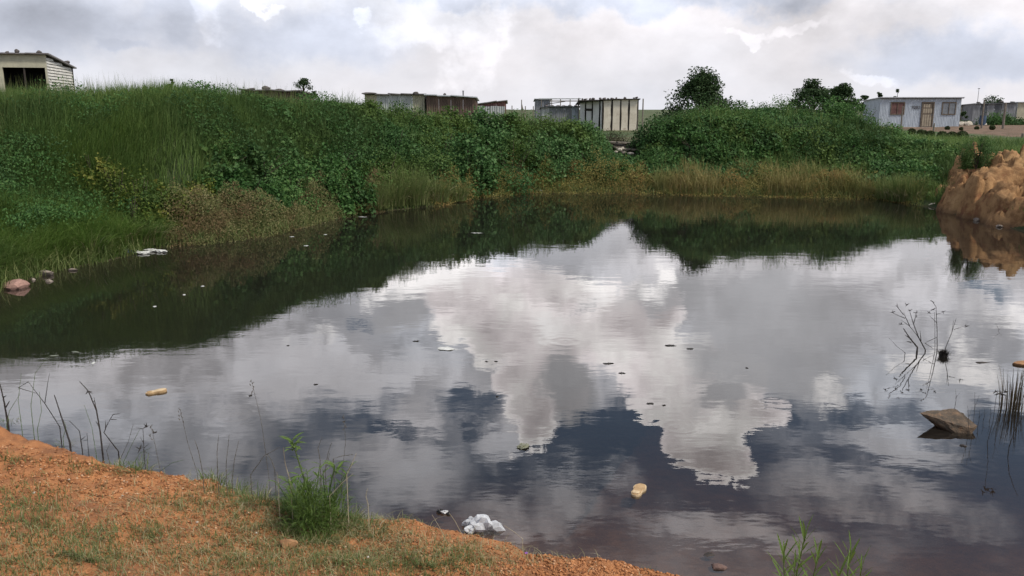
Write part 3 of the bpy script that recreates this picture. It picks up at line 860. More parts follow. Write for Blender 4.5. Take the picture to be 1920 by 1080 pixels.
tree(1800, 205, 78, 1.3, 'small dark bush tree at the corner of the grey house', cone=.4, n=900, size=(.1, .2), ncl=16)

# ------------------------------------------------------------------ stones
def rock_mesh(name, dims, seed, sub=3, rough=.22, flat=0.0):
    bm = bmesh.new(); bmesh.ops.create_icosphere(bm, subdivisions=sub, radius=1)
    co_ = np.array([v.co for v in bm.verts])
    n = (fbm(co_[:, 0] * 1.4 + seed, co_[:, 1] * 1.4 + co_[:, 2] * 1.7, seed, 3) - .5) * 2 * rough + (fbm(co_[:, 0] * 4 + seed, co_[:, 2] * 4 - co_[:, 1] * 3, seed + 5, 3) - .5) * rough * .8
    # a few cut faces make it angular
    rs = np.random.default_rng(seed)
    out_ = co_ * (1 + n)[:, None]
    for k in range(11):
        d = unit(rs.normal(size=(1, 3)))[0]; c = rs.uniform(.45, .8)
        e = out_ @ d - c; out_ = out_ - np.outer(np.maximum(e, 0), d) * .9
    out_ = out_ * np.array(dims)
    for v, p in zip(bm.verts, out_): v.co = p
    m = bpy.data.meshes.new(name); bm.to_mesh(m); bm.free()
    return m


# ------------------------------------------------------------------ clay mound at the right shore
def cells(x, y, size, seed):
    """broken blocks: each point takes the level and tilt of its nearest block; also the distance to the crack"""
    gx_, gy_ = np.floor(x / size), np.floor(y / size)
    b1 = np.full(x.shape, 1e9); b2 = b1.copy(); lev = np.zeros(x.shape)
    def h(a, b, s): return vnoise(a + .0, b + .0, seed + s)
    for i in (-1, 0, 1):
        for j in (-1, 0, 1):
            a, b = gx_ + i, gy_ + j
            cx, cy = (a + .1 + .8 * h(a, b, 1)) * size, (b + .1 + .8 * h(a, b, 2)) * size
            d_ = np.hypot(x - cx, y - cy)
            l_ = (h(a, b, 3) - .5) + ((x - cx) * (h(a, b, 4) - .5) + (y - cy) * (h(a, b, 5) - .5)) / size * 2.2
            m = d_ < b1
            b2 = np.where(m, b1, np.minimum(b2, d_)); lev = np.where(m, l_, lev); b1 = np.where(m, d_, b1)
    return lev, (b2 - b1) / size


def clay_mound():
    xs = np.arange(8.6, 19.0, .05); ys = np.arange(16.2, 29.5, .05)
    X_, Y_ = np.meshgrid(xs, ys); x, y = X_.ravel(), Y_.ravel()
    wx = x + (fbm(x * 1.3, y * 1.3, 201, 3) - .5) * .7; wy = y + (fbm(x * 1.3, y * 1.3, 203, 3) - .5) * .7
    a = np.arctan2(wx, wy); d = np.hypot(wx, wy)
    sd = d - np.interp(a, fs_az, fs_d)                                     # metres inland from the shore
    pxa = 960 + np.tan(a) * FPX * (math.cos(PITCH) + .15 * math.sin(PITCH))
    flank = sst(1690, 1845, pxa)
    up = .72 * sst(-.25, .75, sd) + .62 * sst(.5, 3.2, sd) + .36 * sst(2.4, 4.2, sd)
    back = sst(7.2, 4.6, sd)
    h = (up * back) * .88 * flank * (1 - .25 * sst(1890, 1990, pxa)) - .35 * (1 - flank) - .3 * sst(.0, -.6, sd) - .5 * (1 - back)
    # broken clay: steps and cracks
    f1 = fbm(x * .9, y * .9, 211, 3); f2 = fbm(x * 2.6, y * 2.6, 213, 4); f3 = fbm(x * 9, y * 9, 217, 3)
    q = h * 3.2 + f1 * 2.2
    st = (np.floor(q) + sst(.0, .35, q - np.floor(q)) - q)
    crack = np.abs(fbm(x * 1.7 + 4, y * 1.7, 219, 3) - .5)
    w1 = (fbm(x * 2.5, y * 2.5, 251, 3) - .5) * .5; w2 = (fbm(x * 2.5, y * 2.5, 253, 3) - .5) * .5
    l1, e1 = cells(x + w1, y + w2 + h * .6, .95, 241); l2, e2 = cells(x + w1 * .6, y + w2 * .6 + h * .5, .42, 243); l3, e3 = cells(x, y + h * .3, .17, 247)
    hh = h + sst(0, .5, flank) * sst(-.15, .35, sd) * (st * .22 + (f2 - .5) * .06 + (f3 - .5) * .05 + l1 * .34 + l2 * .10 + l3 * .04 - .24 * sst(.09, 0, e1) - .07 * sst(.10, 0, e2))
    V = np.stack([x, y, hh], 1)
    V[:, 0] += (fbm(y * 2.2, hh * 4, 221, 3) - .5) * .1; V[:, 1] += (fbm(x * 2.2, hh * 4, 223, 3) - .5) * .12
    nx = len(xs); ny = len(ys)
    ii = (np.arange(ny - 1)[:, None] * nx + np.arange(nx - 1)[None, :]).ravel()
    F = np.stack([ii, ii + 1, ii + nx + 1, ii + nx], 1)
    g = terrain(x, y, False) - .25
    keep = (hh > g)[F].any(1) & (hh > -.5)[F].any(1)
    F = F[keep]
    used = np.unique(F); mp_ = np.zeros(len(V), int); mp_[used] = np.arange(len(used))
    m, t, b = newmat('clay')
    co = objcoord(t)
    n1 = noise(t, co, .9, 5, .6); n2 = noise(t, co, 3.5, 5, .65); n3 = noise(t, co, 22, 5, .7)
    c = mixc(t, n2.sstep(.36, .62), (0.21, 0.112, 0.052), (0.37, 0.215, 0.100))
    c = mixc(t, n1.sstep(.52, .66) * .8, c, (0.43, 0.27, 0.13))
    c = mixc(t, (n1 * .5 + n2 * .5).sstep(.45, .36), c, (0.22, 0.10, 0.052))
    c = mixc(t, n3.sstep(.55, .75) * .5, c, (0.38, 0.26, 0.15))
    g_ = t.nodes.new('ShaderNodeNewGeometry'); s_ = t.nodes.new('ShaderNodeSeparateXYZ'); t.links.new(g_.outputs['Position'], s_.inputs[0])
    c = mixc(t, X(t, s_.outputs[2]).sstep(.16, .03) * .6, c, (0.085, 0.050, 0.032))
    t.links.new(c, b.inputs['Base Color']); b.inputs['Roughness'].default_value = .95; b.inputs['Specular IOR Level'].default_value = .1
    bump(t, b, n2 * .5 + n3, .9, .04)
    root = tag(link('clay_mound', raw_mesh('clay_mound', V[used], mp_[F]), m), kind='structure')
    # broken blocks sticking out of the face
    vis = V[(hh > .05) & (flank > .25) & (sd < 5) & (sd > .12) & (x < 15)]
    kinds = [rock_mesh('clay_block', (1, .8, .62), 800 + k, 2, .30) for k in range(7)]
    for k in range(26):
        q = vis[rng.integers(len(vis))]; s_ = float(.05 + .26 * rng.random() ** 2.2)
        o = link('clay_block', kinds[k % 7], m, root); o.location = (q[0], q[1], q[2] - s_ * .15); o.scale = (s_ * random.uniform(.8, 1.6), s_, s_ * random.uniform(.7, 1.1))
        o.rotation_euler = (random.uniform(-.5, .5), random.uniform(-.5, .5), random.uniform(0, 6.28))
    return root


clay_mound()

STONE = mat_plain('stone', (0.30, 0.25, 0.20), (0.16, 0.13, 0.11), 9, .9, cc=(.36, .30, .24))
DARK_STONE = mat_plain('roof_stone', (0.13, 0.115, 0.105), (0.07, 0.062, 0.06), 7, .95)
CLAYSTONE = mat_plain('clay_stone', (0.40, 0.22, 0.10), (0.26, 0.14, 0.07), 9, .9)
PALE_STONE = mat_plain('pale_stone', (0.52, 0.47, 0.38), (0.34, 0.30, 0.24), 9, .9)
PINK_STONE = mat_plain('pink_stone', (0.40, 0.24, 0.19), (0.25, 0.15, 0.12), 9, .9)


def stone(px, py, z, dims, seed, mat, label, group=None, rz=0, name='stone', sub=2, loc=None, cat='stone'):
    p = loc or at(px, py, z)
    o = link(name, rock_mesh(name, dims, seed, sub), mat)
    o.location = (p[0], p[1], p[2]); o.rotation_euler = (0, 0, rz)
    return tag(o, label, cat, group)


# ------------------------------------------------------------------ shacks
CREAM = mat_plain('cream_paint', (0.50, 0.47, 0.34), (0.38, 0.36, 0.27), 1.6, .85, cc=(.42, .38, .28))
WHITEBOARD = mat_plain('white_board', (0.62, 0.60, 0.54), (0.50, 0.48, 0.43), 3, .8)
PANEL_CREAM = mat_plain('panel_cream', (0.66, 0.60, 0.49), (0.54, 0.48, 0.38), 1.3, .8, cc=(.46, .39, .30))
PANEL_WHITE = mat_plain('panel_white', (0.62, 0.62, 0.60), (0.48, 0.48, 0.47), 1.3, .8)
DARKWOOD = mat_plain('dark_wood', (0.060, 0.048, 0.040), (0.028, 0.024, 0.022), 8, .9)
SHADE_BLACK = mat_plain('interior_shade', (0.016, 0.016, 0.017), (0.010, 0.010, 0.011), 3, .95, spec=.05)  # near-black colour stands in for the shade inside the shacks
ROOF = mat_sheet('roof_sheet', (0.22, 0.20, 0.19), (0.12, 0.105, 0.10), rust_amt=.6)
GALV = mat_sheet('galvanised_sheet', (0.44, 0.49, 0.54), (0.33, 0.37, 0.41), metal=.0, rough=.5, rust_amt=.18, rust=(.24, .20, .18))
GALV_ROOF = mat_sheet('bright_roof_sheet', (0.66, 0.68, 0.70), (0.52, 0.54, 0.56), metal=.1, rough=.45, rust_amt=.05)
GREYSHEET = mat_sheet('dull_grey_sheet', (0.26, 0.27, 0.28), (0.17, 0.175, 0.18), metal=.0, rough=.7, rust_amt=.3)
DARKSHEET = mat_sheet('dark_sheet', (0.12, 0.13, 0.14), (0.06, 0.066, 0.072), metal=.0, rough=.7, rust_amt=.3)
BROWNSHEET = mat_sheet('rusty_sheet', (0.14, 0.090, 0.066), (0.085, 0.055, 0.042), metal=.0, rough=.85, rust_amt=.5)
REDSHEET = mat_sheet('red_sheet', (0.26, 0.13, 0.11), (0.18, 0.09, 0.08), metal=.0, rough=.85, rust_amt=.3)
PALESHEET = mat_sheet('pale_stained_sheet', (0.48, 0.50, 0.48), (0.34, 0.35, 0.34), metal=.0, rough=.7, rust_amt=.5, rust=(.22, .15, .09))
POSTWOOD = mat_plain('grey_post_wood', (0.24, 0.21, 0.17), (0.13, 0.11, 0.09), 10, .9)
CURTAIN = mat_plain('red_brown_curtain', (0.16, 0.085, 0.075), (0.09, 0.05, 0.045), 4, .9)
PANE = mat_plain('dusty_pane', (0.20, 0.22, 0.24), (0.13, 0.14, 0.15), 3, .25, spec=.5)
DOORWOOD = mat_plain('door_wood', (0.36, 0.31, 0.23), (0.25, 0.21, 0.155), 4, .8)
DOORFRAME = mat_plain('door_frame_wood', (0.17, 0.135, 0.10), (0.10, 0.08, 0.06), 4, .8)
PAINTBLACK = mat_plain('number_paint', (0.10, 0.10, 0.11), (0.08, 0.08, 0.09), 10, .8)
PLINTH = mat_plain('pale_plinth', (0.48, 0.45, 0.40), (0.36, 0.33, 0.29), 5, .9)
MASTMETAL = mat_plain('mast_metal', (0.20, 0.20, 0.20), (0.12, 0.12, 0.12), 20, .5, metal=.5)


def corr(x0, x1, z0, z1l, z1r, amp=.009, pitch=.09, th=.0):
    """front face of a corrugated sheet standing in the xz plane, as (verts, faces), with a back face"""
    n = max(2, int(round((x1 - x0) / (pitch / 4))))
    vs = []; fs = []
    for i in range(n + 1):
        f = i / n; x = x0 + (x1 - x0) * f
        yy = -amp * math.cos(2 * math.pi * (x - x0) / pitch)
        zt = z1l + (z1r - z1l) * f
        vs += [(x, yy, z0), (x, yy, zt), (x, yy + .012, z0), (x, yy + .012, zt)]
    for i in range(n):
        a = 4 * i; c = a + 4
        fs += [(a, c, c + 1, a + 1), (a + 3, c + 3, c + 2, a + 2), (a + 1, c + 1, c + 3, a + 3), (a, a + 2, c + 2, c)]
    return vs, fs


def sheets(parent, n, x0, x1, z0, zl, zr, mat, y=0.0, rz=0.0, origin=(0, 0), pitch=.12, jit=.03, name='sheet', amp=.012):
    """n separate corrugated sheets side by side along local x, turned by rz about origin"""
    for i in range(n):
        a = x0 + (x1 - x0) * i / n; c = x0 + (x1 - x0) * (i + 1) / n
        f0, f1 = i / n, (i + 1) / n
        j = random.uniform(-jit, jit)
        vs, fs = corr(0, c - a - .006, z0, zl + (zr - zl) * f0 + j, zl + (zr - zl) * f1 + j, pitch=pitch, amp=amp)
        o = MB().add(vs, fs).build(name, mat, parent)
        o.location = (origin[0] + math.cos(rz) * a - math.sin(rz) * (y + (i % 2) * .015), origin[1] + math.sin(rz) * a + math.cos(rz) * (y + (i % 2) * .015), 0)
        o.rotation_euler = (0, 0, rz)


def slab(name, mat, parent, corners, th):
    """roof sheet from four top corners"""
    p = [Vector(c) for c in corners]
    return MB().hexa([tuple(q - Vector((0, 0, th))) for q in p] + [tuple(q) for q in p]).build(name, mat, parent)


# --- grey iron house with the number on it
hp = atd(1647, 238, 70); HZ = T(hp.x + 3, 71)
H0 = Vector((hp.x, 70, HZ - .05)); W, D, HF, HB = 6.5, 3.3, atd(1700, 183.5, 70).z - (HZ - .05), atd(1621, 190, 73.3).z - (HZ - .05)
house = empty('iron_house', H0)
segs_ = [(0, .83, 1), (.83, 1.97, 2), (1.97, 3.34, 2), (3.34, 4.34, 3), (4.34, 4.96, 1), (4.96, 6.1, 2), (6.1, 6.5, 1)]
for x0, x1, kd in segs_:
    if kd == 1 or (x0 == 1.97): sheets(house, 1 if x1 - x0 < .9 else 2, x0, x1, .1, HF, HF, GALV, jit=.0)
    elif kd == 3: sheets(house, 1, x0, x1, 2.08, HF, HF, GALV, jit=0)
    else:
        sheets(house, 1, x0, x1, .1, 1.04, 1.04, GALV, jit=0); sheets(house, 1, x0, x1, 2.08, HF, HF, GALV, jit=0)
sheets(house, 4, 0, D, .1, HF, HB, GALV, rz=math.pi / 2, origin=(0, 0), jit=0, y=-.02)
sheets(house, 4, 0, D, .1, HF, HB, GALV, rz=math.pi / 2, origin=(W, 0), jit=0, y=.02)
sheets(house, 6, 0, W, .1, HB, HB, GALV, y=D, jit=0)
slab('roof', GALV_ROOF, house, [(-.12, -.22, HF + .07), (W + .14, -.22, HF + .07), (W + .14, D + .1, HB + .07), (-.12, D + .1, HB + .07)], .05)
MB().box(-.03, -.05, -.25, W + .03, .0, .098).build('plinth', PLINTH, house)
MB().box(-.1, -.16, HF - .05, W + .1, -.12, HF + .02).build('eaves_beam', DARKSHEET, house)
for x0, x1, cm in ((.83, 1.97, CURTAIN), (4.96, 6.1, PANE)):
    wn = empty('window', (x0, -.02, 1.06)); wn.parent = house
    w_ = x1 - x0; fr_ = MB(); e = .07
    for q in ((0, 0, w_, e), (0, 1.0 - e, w_, 1.0), (0, e, e, 1.0 - e), (w_ - e, e, w_, 1.0 - e), (w_ / 2 - .02, e, w_ / 2 + .02, 1.0 - e)):
        fr_.box(q[0], -.04, q[1], q[2], .05, q[3])
    fr_.build('window_frame', DOORFRAME, wn)
    for q in (0, 1): MB().box(e + q * (w_ / 2 - e + .02), .0, e, w_ / 2 - .02 + q * (w_ / 2 - e + .02), .02, 1.0 - e).build('pane', cm, wn)
dr = empty('door', (3.34, -.02, 0.05)); dr.parent = house
f_ = MB()
for q in ((0, 0, .09, 2.02), (.91, 0, 1.0, 2.02), (.09, 1.94, .91, 2.02)): f_.box(q[0], -.05, q[1], q[2], .05, q[3])
f_.build('door_frame', DOORFRAME, dr)
MB().box(.10, .0, .02, .90, .03, 1.93).build('door_leaf', DOORFRAME, dr)
for i in range(4):
    for z0_, z1_ in ((.10, 1.02), (1.12, 1.50), (1.58, 1.86)):
        if z0_ > 1.3 and i == 3: continue
        MB().box(.13 + i * .19, -.015, z0_, .13 + i * .19 + .15, -.002, z1_).build('door_panel', DOORWOOD, dr)
MB().box(.80, -.045, .95, .88, -.016, 1.05).build('handle', MASTMETAL, dr)
tcv = bpy.data.curves.new('house_number', 'FONT'); tcv.body = '7082'; tcv.size = .36; tcv.extrude = .004; tcv.offset = .006
to = bpy.data.objects.new('house_number', tcv); C.objects.link(to)
bpy.context.view_layer.update()
tm = bpy.data.meshes.new_from_object(to.evaluated_get(bpy.context.evaluated_depsgraph_get()))
bpy.data.objects.remove(to); bpy.data.curves.remove(tcv)
tm.name = 'house_number'; tm.materials.clear()
tobj = link('house_number', tm, PAINTBLACK, house); tobj.location = (2.50, -.030, 1.52); tobj.rotation_euler = (math.pi / 2, 0, 0)
tag(house, 'blue grey iron sheet house with two windows, a wooden door and a painted number', 'house')

# --- cream hut on the hill, open dark window, boarded side
A_ = atd(85, 103, 30); Bk = atd(133, 127, 33)
hz = T(A_.x, A_.y) - .1
sv = Vector((Bk.x - A_.x, Bk.y - A_.y)); side_l = sv.length; yaw = math.atan2(sv.y, sv.x) - math.pi / 2
hut = empty('cream_hut', (A_.x, A_.y, hz), yaw)           # local x runs right, y runs back along the boarded side
hf = A_.z - hz; hb = Bk.z - hz
FW = 4.2
ox1, ox0 = -.06, -1.38                                       # opening next to the corner
oz1 = atd(60, 127, 30).z - hz; oz0 = .75
for q in ((-FW, 0, ox0, hf), (ox0, oz1, ox1, hf), (ox0, 0, ox1, oz0), (ox1, 0, 0, hf)):
    MB().box(q[0], 0, q[1], q[2], .08, q[3]).build('wall_panel', CREAM, hut)
MB().box(ox0 - .02, .9, 0, ox1, .94, hf - .1).build('dark_backing', SHADE_BLACK, hut)  # black sheet set inside the opening, interior shade put into its colour
MB().box(ox0 - .04, .10, 0, ox0 - .02, .9, hf - .1).build('dark_backing', SHADE_BLACK, hut)  # second black sheet closing the painted shade at the left
MB().box((ox0 + ox1) / 2 - .025, .02, oz0, (ox0 + ox1) / 2 + .025, .06, oz1).build('window_post', DARKWOOD, hut)
nb = 24
for i in range(nb):
    z0_ = i * .10
    # boards follow the falling roof: cut where the roof passes
    def roofy(z): return side_l * min(1.0, max(0.0, (hf - z) / (hf - hb))) if z > hb else side_l
    ln = roofy(z0_ + .11)
    if z0_ > hf - .12: break
    if ln < .25: continue
    MB().add([(.0, .0, z0_), (.035, .0, z0_ + .005), (.012, .0, z0_ + .088), (0, 0, z0_ + .088),
              (.0, ln, z0_), (.035, ln, z0_ + .005), (.012, ln, z0_ + .088), (0, ln, z0_ + .088)],
             [(0, 1, 2, 3), (4, 7, 6, 5), (0, 4, 5, 1), (1, 5, 6, 2), (2, 6, 7, 3), (3, 7, 4, 0)]).build('board', WHITEBOARD, hut)
MB().add([(-.04, .09, 0), (-.01, .09, 0), (-.01, side_l, 0), (-.04, side_l, 0), (-.04, .09, hf - .02), (-.01, .09, hf - .02), (-.01, side_l, hb - .02), (-.04, side_l, hb - .02)],
         [(0, 3, 2, 1), (4, 5, 6, 7), (0, 1, 5, 4), (1, 2, 6, 5), (2, 3, 7, 6), (3, 0, 4, 7)]).build('dark_backing', DARKWOOD, hut)
MB().box(.0, side_l, 0, .05, side_l + .06, hb).build('corner_post', DARKWOOD, hut)
MB().box(-FW, side_l, 0, -.04, side_l + .06, hb).build('back_wall', CREAM, hut)
for i in range(6):
    a = -FW - .1 + i * (FW + .25) / 6; c = a + (FW + .25) / 6 - .01
    j = random.uniform(-.02, .03)
    slab('roof_sheet', ROOF, hut, [(a, -.14, hf + .07 + j), (c, -.14, hf + .06 + j * .5), (c, side_l + .25, hb + .02), (a, side_l + .25, hb + .02 + j)], .045)
tag(hut, 'cream hut with a dark open window and a white boarded side', 'hut')
ROOFST = 'stones on the hut roof'
for k, (lx, ly, dm) in enumerate([(-.86, .0, (.10, .09, .08)), (-.20, .05, (.15, .10, .06)), (-.02, 2.5, (.17, .16, .09)), (-1.7, .1, (.12, .09, .05)), (-1.2, .1, (.10, .1, .04))]):
    zr = hf + .07 + (hb - hf) * ly / side_l
    q = Matrix.Rotation(yaw, 3, 'Z') @ Vector((lx, ly, 0)) + Vector((A_.x, A_.y, hz + zr + dm[2] * .55))
    stone(0, 0, 0, dm, 300 + k, DARK_STONE, 'flat block on the far low corner of the hut roof' if k == 2 else 'dark stone weighing down the front roof edge of the cream hut', None if k == 2 else ROOFST, name='roof_stone', loc=tuple(q))


# --- low shacks behind the creeper
def shack(pl, pr, d, yl, yr, name, label, mat, roofmat, nsh=5, depth=3.0, mats=None, cat='shack', over=.12, back_dz=-.15, zb=None):
    L = atd(pl, yl, d); R = atd(pr, yr, d)
    z0 = (T(L.x, L.y) if zb is None else zb) - .15
    root = empty(name, (L.x, L.y, z0))
    w = R.x - L.x; hl, hr = L.z - z0, R.z - z0
    for i in range(nsh):
        a, c = w * i / nsh, w * (i + 1) / nsh
        sheets(root, 1, a, c, 0, hl + (hr - hl) * i / nsh - .02, hl + (hr - hl) * (i + 1) / nsh - .02, (mats or [mat])[i % len(mats or [mat])], jit=.01)
    sheets(root, 3, 0, depth, 0, hl - .03, hl + back_dz - .03, mat, rz=math.pi / 2, jit=0)
    sheets(root, 3, 0, depth, 0, hr - .03, hr + back_dz - .03, mat, rz=math.pi / 2, origin=(w, 0), jit=0)
    for i in range(max(2, nsh)):
        n_ = max(2, nsh); a, c = -over + (w + 2 * over) * i / n_, -over + (w + 2 * over) * (i + 1) / n_ - .01
        j1, j2 = random.uniform(-.02, .04), random.uniform(-.02, .04)
        zl_, zr_ = hl + (hr - hl) * i / n_, hl + (hr - hl) * (i + 1) / n_
        slab('roof_sheet', roofmat, root, [(a, -.2, zl_ + .05 + j1), (c, -.2, zr_ + .05 + j2), (c, depth + .1, zr_ + back_dz + .05 + j2), (a, depth + .1, zl_ + back_dz + .05 + j1)], .05)
    tag(root, label, cat)
    return root, L, R


def roof_load(px, y, d, dims, seed, label, group, mat=DARK_STONE, rz=0.0):
    p = atd(px, y, d)
    return stone(0, 0, 0, dims, seed, mat, label, group, rz, 'roof_stone', 2, (p.x, p.y + .15, p.z + dims[2] * .5))


shack(452, 560, 40, 169, 172, 'low_shack', 'low brown roofed shack just showing above the grassy hill', BROWNSHEET, ROOF, 4)
for k, (px, y, dm) in enumerate([(498, 166, (.22, .15, .12)), (520, 168.5, (.3, .15, .07)), (470, 166, (.2, .15, .06))]):
    roof_load(px, y + 1.5, 40, dm, 320 + k, 'dark stone on the low brown roof above the hill grass', 'stones on the low brown roof')
shack(684, 796, 46, 177, 178.5, 'pale_shack', 'shack with pale stained walls joined to the rusty brown one', PALESHEET, ROOF, 5, mats=[CREAM, PALESHEET, PALESHEET, PALESHEET, CREAM])
shack(800, 891, 45, 179, 183, 'rusty_shack', 'long rusty brown shack with stones along its roof', BROWNSHEET, GALV_ROOF, 4)
for k, (px, y, dm) in enumerate([(693, 175, (.5, .2, .06)), (778, 176, (.24, .16, .10)), (834, 178.5, (.10, .1, .1)), (851, 181, (.16, .12, .09))]):
    roof_load(px, y + 1, 45.5, dm, 330 + k, 'dark stone on the joined roofs of the pale and rusty shacks', 'stones on the joined roofs')
MB_ = MB(); p = atd(868.5, 181, 45.4); MB_.tube([(0, 0, -.1), (0, 0, .28)], [.035, .035], 8).tube([(0, 0, .26), (0, 0, .30)], [.05, .05], 8)
o = MB_.build('chimney_pipe', MASTMETAL); o.location = p; tag(o, 'short chimney pipe on the rusty shack roof', 'pipe')
shack(895, 948, 50, 196, 189, 'red_shack', 'small shack with a dull red top and a rising roof', REDSHEET, ROOF, 3, mats=[REDSHEET])
p1 = atd(894, 199, 49.6); p2 = atd(947, 199, 49.6); lw = empty('low_wall', (p1.x, p1.y, T(p1.x, p1.y) - .1))
sheets(lw, 4, 0, p2.x - p1.x, 0, p1.z - T(p1.x, p1.y) + .1, p1.z - T(p1.x, p1.y) + .1, PALESHEET); tag(lw, 'low pale iron fence in front of the dull red shack', 'fence')
# grey hut with an open roof frame
sk, L, R = shack(1005, 1032, 64, 187, 185.5, 'grey_hut', 'plain grey hut left of the open roof frame', GREYSHEET, GREYSHEET, 2)
sk, L, R = shack(1016, 1086, 61, 201, 200, 'grey_shed', 'low grey shed under loose beams beside the white panel shack', GREYSHEET, DARKSHEET, 5, depth=2, mats=[PALESHEET, GREYSHEET, GREYSHEET, GREYSHEET, GALV])
fr_ = empty('roof_frame', (L.x, 62, L.z - 1.6))
wd = R.x - L.x
for q in (0, .28, .52, .78, 1.0):
    MB().box(wd * q - .03, -.03, 0, wd * q + .03, .03, 2.15).build('post', POSTWOOD, fr_)
MB().box(-.2, -.05, 2.15, wd + .2, .05, 2.22).build('beam', PALESHEET, fr_)
MB().box(.6, .3, 2.0, wd + .2, .4, 2.07).build('beam', POSTWOOD, fr_)
MB().hexa([(.3, .0, 1.78), (1.7, .0, 1.98), (1.7, .1, 1.98), (.3, .1, 1.78), (.3, .0, 1.83), (1.7, .0, 2.03), (1.7, .1, 2.03), (.3, .1, 1.83)]).build('brace', DARKWOOD, fr_)
tag(fr_, 'open timber roof frame with bare beams above the grey shed', 'frame')
for k, px in enumerate((1024, 1034, 1046, 1057, 1068, 1080)):
    roof_load(px, 200, 61, (.2, .14, .09), 350 + k, 'dark lump of rubble along the grey shed roof', 'rubble on the grey shed roof')

# --- white panel shack
dW = 58
P0 = atd(1131, 187, dW); zW = T(P0.x, P0.y) - .1
ws = empty('panel_shack', (P0.x, dW, zW))
def wx_(px): return atd(px, 187, dW).x - P0.x
def wz_(py): return atd(1150, py, dW).z - zW
def ragged(parent, x0, x1, zl, zr, mat, y, seed, z0=0.0, notch=True, name='wall_panel'):
    rs = random.Random(seed); n = 9
    bot = [(x0 + (x1 - x0) * i / n, z0 + (rs.uniform(0, .22) if notch else 0)) for i in range(n + 1)]
    side_r = [(x1 + rs.uniform(-.045, .0), z0 + (zr - z0) * f) for f in (.2, .45, .7)]
    side_l = [(x0 + rs.uniform(0, .045), z0 + (zl - z0) * f) for f in (.75, .5, .25)]
    out_ = bot + side_r + [(x1, zr), (x0, zl)] + side_l
    k = len(out_)
    b_ = MB(); b_.add([(a, y, c) for a, c in out_] + [(a, y + .03, c) for a, c in out_], [tuple(range(k)), tuple(range(k, 2 * k))[::-1]] + [(i, i + k, (i + 1) % k + k, (i + 1) % k) for i in range(k)])
    return b_.build(name, mat, parent)
for k, (a, c, yl, yr) in enumerate([(1132, 1146.5, 189, 188.2), (1149.5, 1163, 188.2, 187.5), (1165.5, 1178.8, 187.4, 186.6), (1181, 1195.5, 186.5, 185.8)]):
    ragged(ws, wx_(a), wx_(c), wz_(yl), wz_(yr), PANEL_CREAM, 0, 40 + k)
MB().box(wx_(1131), .10, 0, wx_(1196.5), .14, wz_(190)).build('dark_backing', SHADE_BLACK, ws)  # black sheet behind the panels paints the shade seen in the gaps
for px in (1130.5, 1148, 1164, 1180, 1197):
    MB().box(wx_(px) - .035, .035, 0, wx_(px) + .035, .095, wz_(188)).build('post', DARKWOOD, ws)
# left wing turned away
wing = Vector((wx_(1090), 1.6)); wl = wing.length; wa = math.atan2(wing.y, wing.x)
for k, (f0, f1, zt, mt) in enumerate([(.03, .10, 190, PANEL_WHITE), (.16, .42, 190.2, PANEL_WHITE), (.46, .70, 190.5, PANEL_WHITE), (.75, .98, 190.8, PANEL_WHITE)]):
    o = ragged(ws, -f1 * wl, -f0 * wl, wz_(zt), wz_(zt), mt, -.02, 60 + k); o.rotation_euler = (0, 0, wa - math.pi)
o = MB().box(-wl, .05, 0, 0, .09, wz_(191)).build('dark_backing', SHADE_BLACK, ws); o.rotation_euler = (0, 0, wa - math.pi)  # same black shade sheet behind the wing panels
o = MB().box(-.72 * wl, -.045, wz_(208), -.44 * wl, -.022, wz_(203.5)).build('cross_rail', DARKWOOD, ws); o.rotation_euler = (0, 0, wa - math.pi)
xr, xl = wx_(1197) + .12, wx_(1088) - .1
for i in range(6):
    a = xl + (xr - xl) * i / 6; c = xl + (xr - xl) * (i + 1) / 6 - .01
    za, zc = wz_(187.5 - 3.3 * i / 6), wz_(187.5 - 3.3 * (i + 1) / 6)
    slab('roof_sheet', DARKWOOD, ws, [(a, -.18, za + random.uniform(-.02, .02)), (c, -.18, zc + random.uniform(-.02, .02)), (c, 3, zc - .25), (a, 3, za - .25)], .06)
MB().box(wx_(1196.5), .0, 0, wx_(1196.5) + .04, 3, wz_(192)).build('side_wall', POSTWOOD, ws)
MB().box(wx_(1085.5) - .03, -.02, 0, wx_(1085.5) + .03, .04, wz_(183.5)).build('corner_pole', DARKWOOD, ws)
tag(ws, 'shack of cream and white upright panels with dark gaps and a rubble strewn roof', 'shack')
for k, px in enumerate((1092, 1098, 1107, 1113, 1126, 1134, 1141, 1148, 1156, 1172, 1189, 1194)):
    yy_ = 187.5 - 3.3 * (px - 1088) / 109
    roof_load(px, yy_, dW - .05, (random.uniform(.09, .2), .14, random.uniform(.05, .11)), 370 + k, 'dark stone on the roof of the panel shack', 'stones on the panel shack roof')

# --- sheds at the far right
sk, L, R = shack(1826, 1906, 82, 195, 193.5, 'dark_shed', 'dark weathered iron shed with a mast beside the grey house', GREYSHEET, DARKSHEET, 6, mats=[GREYSHEET, DARKSHEET, GREYSHEET, DARKSHEET, GREYSHEET, GREYSHEET])
shack(1909, 1990, 84, 192, 192, 'pale_shed', 'pale cream shed joined to the dark iron shed', PALESHEET, GALV_ROOF, 5, mats=[CREAM, PALESHEET])
shack(1797, 1824, 84, 199, 198, 'cream_shed', 'small cream shed between the grey house and the dark shed', CREAM, ROOF, 2, mats=[CREAM, DARKSHEET])
p = atd(1836, 192, 82); o = MB().tube([(0, 0, -.1), (0, 0, 1.2), (.02, 0, 1.32)], [.025, .018, .012], 6).box(-.10, -.02, 1.24, .10, .02, 1.30).build('mast', MASTMETAL); o.location = (p.x, p.y + .3, p.z)
tag(o, 'thin aerial mast on the dark shed roof', 'mast')
